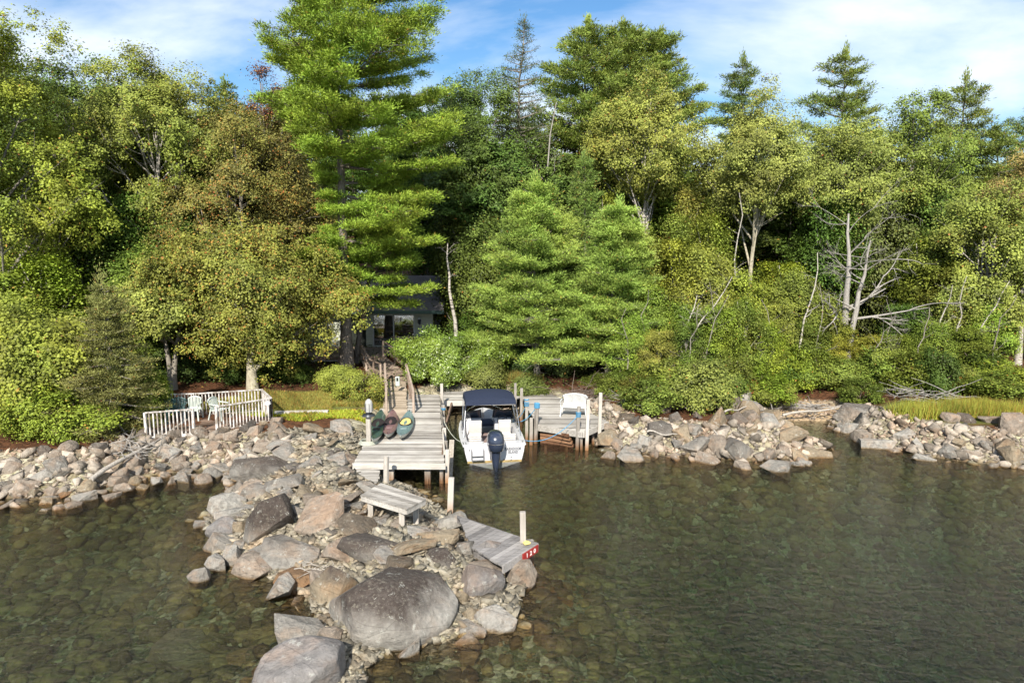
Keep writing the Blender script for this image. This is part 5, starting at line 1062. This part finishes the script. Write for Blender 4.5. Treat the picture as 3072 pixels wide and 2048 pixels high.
T(bare_tree(41, top_h(1365, 730, 38.5), .9, G(1372, 38.5), 'birch_bark', .14, n=5, lean=(-.15, 0), z0=.7, depth=1, name='bare_trunk'), 'thin pale limbless trunk behind the big rhododendron')
# --- young white pines right of the path
T(pine(21, top_h(1605, 545, 36.0), 1.3, lambda t: 3.6 * (1 - t) ** .62 + .15, BLU, G(1612, 36.0), step=.42, per=(5, 7), pads=19, blades=125, L=.13, W=.021, padr=(.26, .40), tr=.17, rise=.02, up=.9, barkm='grey_bark', dead=8), 'broad young blue-green pine right of the path, nearer the boat')
T(pine(22, top_h(1835, 625, 35.0), 1.2, lambda t: 2.7 * (1 - t) ** .6 + .15, BLU, G(1825, 35.0), step=.42, per=(5, 7), pads=19, blades=125, L=.13, W=.021, padr=(.26, .40), tr=.14, rise=.02, up=.8, barkm='grey_bark', dead=8), 'narrower young pine behind the white plastic loveseat')
T(pine(23, top_h(1740, 480, 39.5), 2, lambda t: 1.7 * (1 - t) ** .6 + .15, (0.15, 0.22, 0.045), G(1745, 39.5), step=.42, per=(5, 6), pads=12, blades=60, padr=(.25, .38), tr=.13, rise=.04, up=.9, barkm='grey_bark'), 'young pine peeping up between and behind the two near young pines')
# --- left side
T(broad(31, top_h(90, -60, 34), wid(560, 34), 2.2, YG, G(30, 34), ry=3.6, nl=34, nc=26, nleaf=62, leaf=.085, autumn=.045, tr=.22, barkm='grey_bark', lobe=(.24, .4)), 'tall yellow-green maple filling the left edge of the photo')
T(broad(32, top_h(255, 135, 42), wid(420, 42), 4, DKG, G(260, 42), nl=26, nc=22, nleaf=60, leaf=.095, autumn=.02, tr=.2), 'dark green maple between the left-edge maple and the olive poplar')
T(broad(33, top_h(520, 120, 41), wid(470, 41), 6.5, OLV, G(500, 41), nl=32, nc=24, nleaf=64, leaf=.075, asp=.8, autumn=.05, tr=.17, barkm='birch_bark', lobe=(.24, .38), lean=(.2, 0)), 'tall olive-gold poplar with a thin pale trunk on the left')
T(broad(34, top_h(720, 330, 38.5), wid(560, 38.5), 2.0, (0.185, 0.18, 0.042), G(735, 39.5), nl=32, nc=24, nleaf=60, leaf=.08, autumn=.26, tr=.18, barkm='grey_bark', lobe=(.24, .38)), 'broad bronze-tinged maple left of the tallest pine')
T(broad(35, top_h(730, 690, 34), wid(640, 34), 1.7, (0.20, 0.215, 0.04), G(750, 33.2), ry=2.8, nl=34, nc=26, nleaf=60, leaf=.08, autumn=.22, tr=.27, barkm='maple_bark', lobe=(.26, .42), egg=.05, lean=(-.35, 0), limbs=.35), 'spreading maple turning orange, with a mottled leaning trunk behind the white-railed deck')
T(broad(36, top_h(470, 860, 33), wid(330, 33), 3.0, (0.22, 0.25, 0.05), G(505, 33), nl=14, nc=24, nleaf=60, leaf=.085, autumn=.05, tr=.16, barkm='grey_bark', stems=2, lean=(-.3, 0)), 'small two-stemmed maple behind the dark green armchairs')
T(broad(37, top_h(825, 150, 45), wid(120, 45), 8, (0.10, 0.045, 0.025), G(830, 45), nl=10, nc=12, nleaf=40, leaf=.08, autumn=.75, tr=.1), 'slim red-leaved treetop just left of the tallest pine')
sp = G(322, 25.6)
T(pine(51, top_h(300, 850, 25.6), .35, lambda t: 1.95 * (1 - t) ** .75 + .1, SPR, sp, step=.26, per=(6, 8), pads=13, blades=120, L=.08, W=.017, padr=(.17, .27), tr=.11, rise=-.05, up=.35, droop=.12, bare=.12, name='spruce_tree', barkm='grey_bark'), 'olive-green spruce standing left of the white-railed deck')
T(broad(38, top_h(110, 930, 26), wid(430, 26), .3, (0.21, 0.24, 0.035), G(70, 26), ry=2.0, nl=22, nc=26, nleaf=56, leaf=.075, asp=.75, autumn=.02, tr=.07, stems=3, name='shrub_tree', lobe=(.26, .42)), 'dense yellow-green shrub leaning over the left stone bank', 'shrub')
T(broad(39, top_h(230, 960, 28.5), wid(330, 28.5), .3, (0.22, 0.25, 0.045), G(215, 28.5), ry=1.8, nl=16, nc=22, nleaf=56, leaf=.08, autumn=.02, tr=.07, stems=3, name='shrub_tree'), 'leafy shrub behind the olive spruce', 'shrub')
# --- middle and right
T(broad(61, top_h(1420, 165, 46), wid(340, 46), 6, DKG, G(1440, 46), nl=24, nc=22, nleaf=60, leaf=.10, asp=.45, tr=.2), 'dark oak-leaved tree right behind the tallest pine')
T(pine(62, top_h(1560, 70, 47), 5, lambda t: np.interp(t, [0, .5, .75, 1], [3.4, 2.6, 1.6, .2]), (0.07, 0.10, 0.03), G(1565, 47), step=.6, per=(4, 6), pads=7, blades=42, L=.10, W=.022, padr=(.25, .4), tr=.2, rise=0, droop=.1, dead=14, name='hemlock_tree', barkm='grey_bark'), 'thin ragged hemlock with a spiky dark top against the sky')
T(bare_tree(63, top_h(1640, 300, 43), 2.6, G(1600, 43), 'dead_wood', .11, n=14, z0=.5, lean=(.8, 0)), 'leafless grey tree with long slanting limbs in front of the hemlock')
for i, (px, py, Y, w, lab) in enumerate([(1728, 72, 50, 4.0, 'leftmost of the three big pines on the skyline right of the hemlock'), (1850, 85, 52, 4.3, 'middle one of the three big skyline pines right of the hemlock'), (1950, 110, 53, 4.4, 'rightmost of the three big skyline pines with long side branches')]):
    T(pine(70 + i, top_h(px, py, Y), 7, lambda t, w=w: w * np.interp(t, [0, .3, .6, .85, 1], [.8, 1, .85, .5, .12]), (0.16, 0.22, 0.04), G(px, Y), step=.95, per=(4, 5), pads=15, blades=100, L=.22, W=.032, padr=(.34, .5), tr=.26, rise=.08, up=.9), lab)
T(broad(64, top_h(1930, 255, 43), wid(330, 43), 9.0, (0.23, 0.255, 0.05), G(1915, 43), nl=22, nc=24, nleaf=58, leaf=.075, asp=.85, autumn=.06, tr=.17, barkm='birch_bark', stems=2, lobe=(.26, .42)), 'olive-gold poplar on two pale forking stems in front of the skyline pines')
T(broad(65, top_h(2270, 325, 41), wid(340, 41), 8.2, (0.24, 0.27, 0.06), G(2235, 41), nl=24, nc=24, nleaf=58, leaf=.08, autumn=.02, tr=.19, barkm='maple_bark', lean=(.3, 0), lobe=(.26, .42)), 'round-headed olive tree with a stout bare pale trunk, right of the young pines')
for i, (px, py, Y, w, col, lab) in enumerate([(2203, 185, 54, 3.0, (0.11, 0.16, 0.04), 'small dark pine standing alone on the skyline'), (2485, 155, 50, 4.1, (0.15, 0.20, 0.04), 'tall open-branched pine on the skyline right of the lone small pine'),
        (2815, 245, 52, 3.4, (0.15, 0.19, 0.04), 'wind-swept pine on the skyline at the right'), (3045, 325, 56, 3.6, (0.11, 0.16, 0.04), 'dark pine at the far right edge of the skyline'), (2960, 400, 50, 3.4, (0.15, 0.20, 0.04), 'low flat-topped pine in front of the far right skyline pine')]):
    T(pine(80 + i, top_h(px, py, Y), 6.5, lambda t, w=w: w * np.interp(t, [0, .3, .6, .85, 1], [1, 1, .75, .4, .1]), col, G(px, Y), step=1.0, per=(3, 4), pads=13, blades=100, L=.2, W=.03, padr=(.32, .5), tr=.22, rise=.08, up=.9), lab)
T(broad(66, top_h(2690, 250, 44), wid(330, 44), 5, MID, G(2700, 44), nl=24, nc=22, nleaf=60, leaf=.10, asp=.5, autumn=.01, tr=.18), 'tall green oak with an open spray of leaves against the sky at the right')
T(broad(67, top_h(2500, 350, 42), wid(330, 42), 6.0, (0.20, 0.24, 0.05), G(2510, 42.5), nl=22, nc=22, nleaf=60, leaf=.09, autumn=.02, tr=.16), 'mid green maple crown above the bleached dead trees')
T(broad(68, top_h(2930, 560, 37), wid(340, 37), 1.0, (0.22, 0.26, 0.05), G(2930, 37), nl=28, nc=24, nleaf=56, leaf=.07, asp=.8, autumn=.02, tr=.11, barkm='birch_bark', stems=3, lobe=(.24, .36)), 'tall yellow-green birch clump near the right edge')
T(broad(69, top_h(3060, 430, 38), wid(230, 38), 7.2, (0.28, 0.22, 0.07), G(3062, 38), nl=10, nc=20, nleaf=50, leaf=.075, autumn=.12, tr=.17, barkm='birch_bark'), 'birch with a thick white trunk at the right edge of the photo')
# dead bleached trees
T(bare_tree(91, top_h(2545, 640, 36.5), 3.4, G(2530, 36.5), tr=.25, n=12, lean=(.25, 0), z0=.3), 'bleached dead tree with twisting limbs at the right, taller of the pair')
T(bare_tree(92, top_h(2600, 720, 36.0), 2.2, G(2540, 36.0), tr=.20, n=9, lean=(1.6, 0), z0=.45), 'leaning bleached dead trunk crossing the taller dead tree')
for i, (px, py, Y) in enumerate(((2640, 790, 43), (2605, 830, 44), (2745, 790, 45), (2560, 760, 45))):
    T(bare_tree(95 + i, top_h(px, py - 200, Y), .8, G(px, Y), 'grey_bark', .17, n=3, z0=.8, depth=1, name='bare_trunk'), 'straight grey trunk in the shade behind the bleached dead trees', group='shaded trunks behind the dead trees')
# birch saplings and thin stems in the thicket
for i, (px, Y, h, lx, lab) in enumerate([(1995, 33.5, 5.6, 2.9, 'white birch stem leaning right out of the thicket behind the middle bank'), (1985, 33.9, 4.6, 2.0, 'second thinner birch stem leaning beside the first in the thicket'), (2385, 34.5, 6.8, 1.9, 'long thin pale stem leaning right above the cove'), (2180, 38.0, 9.6, .3, 'thin upright pale stem in the gold-green thicket'),
        (2790, 35, 5.0, .9, 'leftmost thin birch stem over the marsh grass'), (2850, 35.5, 5.4, .8, 'middle thin birch stem over the marsh grass'), (2910, 35.3, 5.2, .7, 'right thin birch stem over the marsh grass')]):
    T(bare_tree(110 + i, h, .9, G(px, Y), 'birch_bark', .06, n=6, lean=(lx, -.3), z0=.45, depth=1, name='birch_sapling'), lab)
for i, (px, Y, h, lx) in enumerate([(1880, 32.6, 4.2, .5), (1930, 33.2, 5.0, -.3), (2045, 32.4, 4.4, 1.1), (2110, 33.0, 4.8, .4), (2170, 33.6, 5.4, -.4), (2250, 33.8, 4.6, .8), (2440, 34.8, 5.2, .5), (2620, 34.2, 3.8, .7), (2680, 34.6, 4.4, -.2), (2740, 34.3, 4.0, .5), (2990, 34.0, 4.6, .3)]):
    T(bare_tree(130 + i, h, 1.1, G(px, Y), 'grey_bark', .036, n=9, lean=(lx, -.5), z0=.25, depth=2, name='birch_sapling'), 'thin twiggy grey stem rising through the bushes above the right-hand banks', group='thin stems above the right-hand banks')
# --- shrubs near the house
T(broad(201, top_h(1300, 1010, 35.0), wid(345, 35), .1, (0.15, 0.225, 0.032), G(1335, 35.0), ry=2.0, nl=30, nc=36, nleaf=46, leaf=.085, asp=.33, tr=.05, stems=3, name='rhododendron', mat='glossy_leaf', lobe=(.28, .42), cl=.24, egg=-.1), 'big glossy dark green rhododendron in front of the cottage', 'shrub')
T(broad(202, 1.35, 1.45, .05, (0.19, 0.22, 0.035), G(1062, 30.9), ry=.9, nl=10, nc=15, nleaf=34, lobe=(.3, .5), leaf=.06, asp=.45, autumn=.02, tr=.03, stems=5, name='azalea', barkm='brown_twig', cl=.2), 'low yellow-green azalea left of the gangway', 'shrub')
T(broad(203, 1.1, .9, .1, (0.22, 0.26, 0.045), G(1010, 33.0), nl=12, nc=20, nleaf=40, leaf=.06, asp=.45, tr=.03, stems=4, name='azalea', barkm='brown_twig', cl=.2), 'second azalea at the foot of the tallest pine', 'shrub')
for i, (px, Y, h, w, col) in enumerate([(1460, 34.2, 1.4, 1.0, (0.13, 0.15, 0.035)), (1400, 40.5, 1.2, 1.0, (0.07, 0.12, 0.03)), (1590, 33.4, .9, .8, (0.10, 0.13, 0.03))]):
    T(broad(205 + i, h, w, .05, col, G(px, Y), nl=10, nc=18, nleaf=44, leaf=.065, tr=.03, stems=4, name='shrub', barkm='brown_twig', cl=.22), ('rounded shrub at the right end of the rhododendron', 'dark shrub beside the covered barbecue behind the rhododendron', 'low shrub at the foot of the broad young pine')[i], 'shrub')

T(broad(209, .9, .6, .02, (0.40, 0.12, 0.04), G(2268, 32.6), nl=6, nc=12, nleaf=30, leaf=.06, autumn=.6, tr=.02, stems=3, name='shrub', barkm='brown_twig', cl=.16), 'small orange-red shrub at the back of the cove', 'shrub')
# --- prototypes for the thicket, the undergrowth and the forest behind
def protos(kind, seeds, **k): return [broad(s, **k) if kind == 'b' else pine(s, **k) for s in seeds]
PX = {}
PX['bush'] = [broad(300 + i, H=2.0, rx=1.25, z0=.0, col=MID, nl=11, nc=20, nleaf=40, leaf=.065, asp=.7, autumn=.03, tr=.035, stems=4, name='shrub', barkm='brown_twig', cl=.22) for i in range(4)]
PX['thicket'] = [broad(310 + i, H=6.5, rx=1.7, z0=.4, col=MID, nl=22, nc=18, nleaf=52, leaf=.07, asp=.75, autumn=.015, tr=.06, stems=3, name='sapling_clump', barkm='birch_bark', lobe=(.26, .42)) for i in range(4)]
PX['forest'] = [broad(320 + i, H=17, rx=3.3, z0=4, col=MID, nl=26, nc=20, nleaf=52, leaf=.12, asp=.6, autumn=.03, tr=.2) for i in range(4)]
PX['conifer'] = [pine(330 + i, H=17, z0=3.5, prof=lambda t: 3.0 * (1 - t) ** .6 + .2, col=DKG, step=.7, per=(4, 6), pads=11, blades=50, L=.2, W=.035, padr=(.32, .5), tr=.2, rise=.05, up=.7) for i in range(2)]
TL = [(30, 'the left-edge maple'), (255, 'the dark maple'), (500, 'the tall poplar'), (735, 'the bronze maple'), (1037, 'the tallest pine'), (1195, 'the bushy pine'), (1372, 'the pale limbless trunk'), (1440, 'the dark oak'), (1565, 'the ragged hemlock'), (1612, 'the broad young pine'), (1728, 'the leftmost skyline pine'), (1825, 'the narrow young pine'), (1935, 'the forked poplar'), (2060, 'the leaning birch stems'), (2235, 'the round-headed tree'), (2400, 'the cove'), (2485, 'the tall open pine'), (2530, 'the dead trees'), (2700, 'the tall oak'), (2815, 'the wind-swept pine'), (2930, 'the birch clump'), (3062, 'the white-trunked birch')]
def near(px):
    b = min(TL, key=lambda l: abs(l[0] - px)); return ('just ' if abs(b[0] - px) < 25 else '') + ('right of ' if px > b[0] else 'left of ') + b[1]
def tone(c): return 'golden' if c[0] > .31 else 'yellow-green' if c[1] > .27 else 'olive' if c[0] > .22 else 'dark green' if c[1] < .16 else 'mid-green'
used = {k: [False] * len(v) for k, v in PX.items()}
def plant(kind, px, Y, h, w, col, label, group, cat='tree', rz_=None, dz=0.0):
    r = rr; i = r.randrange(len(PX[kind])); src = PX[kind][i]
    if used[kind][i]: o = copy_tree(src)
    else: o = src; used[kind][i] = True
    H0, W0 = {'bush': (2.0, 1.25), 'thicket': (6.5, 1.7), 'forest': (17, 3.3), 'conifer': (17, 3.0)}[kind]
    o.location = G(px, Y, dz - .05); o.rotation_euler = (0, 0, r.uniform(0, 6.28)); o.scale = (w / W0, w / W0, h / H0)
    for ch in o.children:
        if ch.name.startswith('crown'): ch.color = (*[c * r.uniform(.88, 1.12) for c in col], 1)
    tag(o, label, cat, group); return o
# thicket right of the young pines, gold and green (photo column, top row, distance)
GLD = (0.27, 0.29, 0.04)
for px, py, Y, w, col in [(1900, 640, 37.5, 1.9, OLV), (2020, 700, 36.5, 1.9, YG), (2120, 640, 38.5, 1.8, OLV), (2100, 730, 35.8, 1.7, YG), (2210, 800, 36.2, 1.7, GLD), (2330, 770, 38.5, 1.8, YG), (2370, 800, 36, 1.6, MID), (2030, 640, 40.5, 1.8, OLV), (2450, 560, 41, 2.2, DKG), (2440, 860, 37, 1.7, MID),
        (1960, 850, 34.8, 1.5, YG), (2060, 900, 34.6, 1.4, MID), (2290, 900, 35, 1.5, OLV), (1830, 560, 42, 1.5, OLV), (2060, 560, 43, 1.9, OLV), (2760, 700, 39, 2.2, MID), (2850, 800, 37, 1.8, OLV), (2720, 900, 37.5, 1.7, DKG), (2970, 900, 35.5, 1.3, YG),
        (2620, 1000, 36.5, 1.3, GLD), (2500, 960, 36, 1.1, GLD), (2790, 560, 42, 2.4, DKG), (2620, 560, 42.5, 2.3, (0.12, 0.13, 0.035)), (2900, 980, 35, 1.5, MID), (1900, 930, 33.3, 1.1, YG), (1975, 980, 32.8, 1.0, OLV), (2060, 960, 33.0, 1.1, MID), (2150, 900, 33.6, 1.2, YG), (2230, 880, 33.9, 1.2, OLV), (2310, 960, 33.6, 1.1, YG), (2410, 940, 35.4, 1.2, MID), (2700, 1000, 34.5, 1.2, OLV), (2800, 960, 34.5, 1.2, MID), (1800, 820, 38, 1.7, MID), (1700, 700, 40, 1.8, DKG)]:
    plant('thicket', px, Y, top_h(px, py, Y), w * .92, col, tone(col) + (' low' if py > 780 else ' tall') + ' sapling clump in the sunny thicket ' + near(px), 'thicket clumps on the right')
for px, py, Y, w, col in [(-260, 500, 33, 2.6, MID), (-520, 450, 34, 2.8, DKG), (-800, 420, 35, 3.0, MID), (3300, 560, 37, 2.6, MID), (3560, 520, 38, 2.8, YG), (560, 640, 38.5, 2.2, DKG), (430, 720, 36, 1.9, MID), (300, 620, 38, 2.3, DKG), (150, 760, 33, 2.0, YG), (400, 560, 40, 2.3, MID), (640, 560, 42, 2.3, OLV), (860, 330, 44, 2.4, (0.14, 0.11, 0.04)), (860, 600, 41.0, 1.9, (0.16, 0.17, 0.04)), (1400, 560, 45, 2.0, MID), (1450, 640, 41.5, 2.1, DKG), (1290, 430, 53, 2.4, DKG), (1500, 480, 44, 2.3, DKG), (1560, 620, 42, 2.1, DKG), (1400, 420, 45, 2.3, DKG), (1480, 900, 40, 1.9, DKG), (-60, 800, 31, 2.3, YG)]:
    plant('thicket', px, Y, top_h(px, py, Y), w, col, tone(col) + ' sapling clump in the wood ' + (near(px) if 0 < px < 3072 else 'outside the edge of the photo'), 'sapling clumps around the cottage')
# undergrowth along the shore
rg_ = random.Random(8)
for i in range(30):
    px = 1840 + i * 42 + rg_.uniform(-25, 25); Y = rg_.uniform(30.6, 34.0) + (0.9 if px > 2330 else -1.9 if px < 2200 else 0); h = rg_.uniform(1.0, 2.3); cc_ = rg_.choice((MID, MID, YG, OLV, DKG))
    if 2330 < px < 2560: Y = max(Y, 34.2)
    plant('bush', px, Y, h, rg_.uniform(.9, 1.5), cc_, ('low ' if h < 1.6 else 'tall ') + tone(cc_) + ' bush on the bank ' + near(px), 'bushes above the right-hand banks', 'shrub')
for i in range(16):
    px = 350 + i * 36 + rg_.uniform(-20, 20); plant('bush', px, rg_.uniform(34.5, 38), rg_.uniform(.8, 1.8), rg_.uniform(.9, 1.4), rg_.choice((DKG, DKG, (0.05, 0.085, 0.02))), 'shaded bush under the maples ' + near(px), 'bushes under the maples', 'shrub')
for i, px in enumerate((20, 70, 130, 190, 250, 310, 380, 430)):
    plant('bush', px, rg_.uniform(24.6, 26.4) + (1.2 if px > 280 else 0), rg_.uniform(1.3, 2.2), rg_.uniform(.9, 1.3), rg_.choice((YG, MID)), 'leafy bush overhanging the left stone bank ' + where(px, 1330, LM), 'bushes over the left bank', 'shrub')
for i, px in enumerate((1500, 1560, 1640, 1690, 1760, 1840, 1900)):
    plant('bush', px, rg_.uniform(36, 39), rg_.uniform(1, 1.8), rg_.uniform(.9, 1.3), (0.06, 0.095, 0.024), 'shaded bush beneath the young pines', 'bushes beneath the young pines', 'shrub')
# the forest behind: three staggered rows
sky_x = [-300, 0, 180, 330, 450, 560, 700, 800, 1000, 1250, 1400, 1500, 1650, 1850, 2050, 2150, 2300, 2450, 2600, 2750, 2900, 3072, 3350]
sky_y = [60, 60, 200, 180, 160, 200, 230, 250, 240, 200, 220, 270, 320, 380, 400, 430, 420, 420, 410, 410, 440, 460, 460]
for row, (Y, dx, dy) in enumerate(((46, 175, 90), (51, 165, 35), (57, 160, 0))):
    px = -900 + row * 60
    while px < 3800:
        if not (840 < px < 1400 and row == 0):
            py = np.interp(px, sky_x, sky_y) + dy + rg_.uniform(-5, 60); YY = Y + rg_.uniform(-1.2, 1.2) + (3.5 if 840 < px < 1400 else 0); con = rg_.random() < (.18 if px < 1600 else .3)
            col = rg_.choice((DKG, MID, DKG, (0.18, 0.20, 0.05)) if px < 2500 else (MID, MID, OLV, DKG)); plant('conifer' if con else 'forest', px, YY, top_h(px, py, YY), rg_.uniform(3.0, 3.9), DKG if con else col,
                 ('dark conifer' if con else tone(col) + ' tree') + ' in the ' + ('front', 'middle', 'back')[row] + ' of the wood ' + near(px), 'trees of the wood behind')
        px += dx * rg_.uniform(.85, 1.15)
for k, u in used.items():
    for i, f in enumerate(u):
        if not f:
            for ch in list(PX[k][i].children): bpy.data.objects.remove(ch)
            bpy.data.objects.remove(PX[k][i])

# ------------------------------------------------------------------ grass, ferns, litter, driftwood
def grass(name, n, cx, cy_, rx, ry, h, w, col, label, seed, lean=.25, cond=None, cat='grass'):
    rg = np.random.default_rng(seed); a = rg.uniform(0, 6.28, n); r = np.sqrt(rg.uniform(0, 1, n)) * (.75 + .25 * np.sin(a * 5 + seed)); X = cx + np.cos(a) * r * rx; Y = cy_ + np.sin(a) * r * ry
    k = shore_dist(X, Y) > .1
    if cond is not None: k &= cond(X, Y)
    X, Y = X[k], Y[k]; n = len(X); Cn = np.stack([X, Y, ground_z(X, Y)], -1); D_ = unit(np.stack([rg.normal(size=n) * lean, rg.normal(size=n) * lean, np.ones(n)], -1))
    me = blade_mesh(name, Cn, D_, h, w, 'leaf', rg, .25); o = bpy.data.objects.new(name, me); C.objects.link(o); o.color = (*col, 1); return tag(o, label, cat, kind='stuff')
q = P(2900, 1285, .5); grass('marsh_grass', 6500, q.x + .3, q.y + .6, 3.5, 1.0, .66, .012, (0.27, 0.30, 0.05), 'tall yellow-green marsh grass on the right shore', 1)
grass('lawn_grass', 30000, -9.6, 30.6, 4.4, 2.8, .2, .02, (0.20, 0.20, 0.045), 'short rough grass between the white-railed deck and the gangway', 2, .6)
grass('strip_grass', 7000, -1.2, 35.6, 3.0, 1.1, .42, .012, (0.21, 0.22, 0.06), 'grass strip between the rhododendron and the boardwalk', 3, .4)
grass('ferns', 6000, -8.3, 28.2, 2.9, 1.1, .15, .035, (0.24, 0.29, 0.03), 'bright yellow-green groundcover along the top of the stone bank', 4, 1.2, cat='ground cover')
grass('bank_weeds', 5000, -12.5, 29.8, 2.5, 1.3, .2, .03, (0.26, 0.25, 0.05), 'yellowish weeds behind the white-railed deck', 5, .9, cat='ground cover')
rg = np.random.default_rng(4); n = 30000; X = rg.uniform(-30, 32, n); Y = rg.uniform(33, 62, n); k = shore_dist(X, Y) > 1; X, Y = X[k], Y[k]; n = len(X)
me = leaf_mesh('understory', np.stack([X, Y, ground_z(X, Y) + rg.uniform(.02, .45, n)], -1), unit(rg.normal(size=(n, 3)) * .4 + np.array([0, -.2, 1])), .09, .6, 'leaf', rg, .05)
o = bpy.data.objects.new('understory', me); C.objects.link(o); o.color = (0.07, 0.10, 0.025, 1); tag(o, 'low leafy plants scattered over the forest floor', 'ground cover', kind='stuff')
def log(px0, py0, px1, py1, z, r, label, lift=.1, name='driftwood_log'):
    a = P(px0, py0, z); b = P(px1, py1, z); a.z = gz(a.x, a.y) + lift; b.z = max(gz(b.x, b.y), 0) + lift; L = b - a; m = MB(px0); rl = random.Random(px0)
    m.tube([a.lerp(b, t / 8) - a + Vector((rl.uniform(-.03, .03), rl.uniform(-.03, .03), .06 * math.sin(t))) for t in range(9)], [r * (1 - .6 * t / 8) for t in range(9)], 8)
    return tag(m.build(name, 'driftwood', None, smooth=50, loc=a), label, 'driftwood')
log(268, 1392, 560, 1285, .9, .085, 'long bleached log lying across the left stone bank up to the railing', .28)
log(1940, 1300, 2030, 1308, .6, .04, 'thin grey branch lying on the middle bank below the dark-capped dome', .35)
log(2170, 1282, 2240, 1266, .6, .045, 'short bleached branch lying at the top of the middle bank', .35)
log(2135, 1322, 2190, 1358, .3, .035, 'dark bent stick reaching into the water from the middle bank', .15)
log(2275, 1120, 2330, 1225, 1.0, .04, 'bare grey stick leaning above the cove', .25)
log(2350, 1205, 2560, 1195, 1.0, .06, 'bleached log lying along the back of the cove', .3)
def brush(px, py, z, n, spread, h, label, seed, mat='driftwood', cat='driftwood', r=.02, name='brush_pile'):
    b = P(px, py, z); b.z = gz(b.x, b.y); rl = random.Random(seed); m = MB(seed)
    for i in range(n):
        p = Vector((rl.gauss(0, spread * .35), rl.gauss(0, spread * .22), rl.uniform(0, h * .4))); d = Vector((rl.uniform(-1, 1), rl.uniform(-.6, .6), rl.uniform(-.1, .5) * h / spread)); L = rl.uniform(.3, .9) * spread
        pts = [p + d.normalized() * L * t / 4 + Vector((rl.uniform(-.05, .05), rl.uniform(-.05, .05), rl.uniform(-.03, .05))) for t in range(5)]; m.tube(pts, [r * (1 - t / 5.5) * (L / spread + .3) for t in range(5)], 4)
    return tag(m.build(name, mat, None, loc=b), label, cat, kind='stuff')
brush(395, 1335, .9, 60, 1.4, .9, 'tangle of bare grey twigs below the spruce', 1, 'dead_wood')
brush(985, 1640, .9, 40, .75, .2, 'bleached driftwood twigs caught in the middle of the jetty', 2, r=.016)
brush(1090, 1500, .9, 26, .7, .15, 'dry twigs among the rubble beside the plank bench', 3, r=.012)
brush(2760, 1210, .8, 46, 2.2, 1.3, 'fallen bleached branches lying above the marsh grass', 4, 'dead_wood', r=.022)
brush(1760, 1195, .9, 70, 1.9, 1.1, 'brown brushwood tangle behind the right dock', 5, 'brown_twig', r=.02)
brush(2420, 1185, .9, 60, 2.2, .5, 'weathered driftwood twigs piled behind the cove', 6, 'dead_wood', r=.025)
brush(870, 1130, 1, 70, 1.4, 1.6, 'dead leafless brush in the shade left of the cottage steps', 7, 'brown_twig', r=.015)
brush(1950, 1215, .9, 60, 2.4, .8, 'tangle of dry twigs along the top of the middle bank', 9, 'dead_wood', r=.018)
brush(2080, 1190, .9, 50, 2.2, 1.2, 'bare twigs among the bushes above the middle bank', 8, 'brown_twig', r=.02)
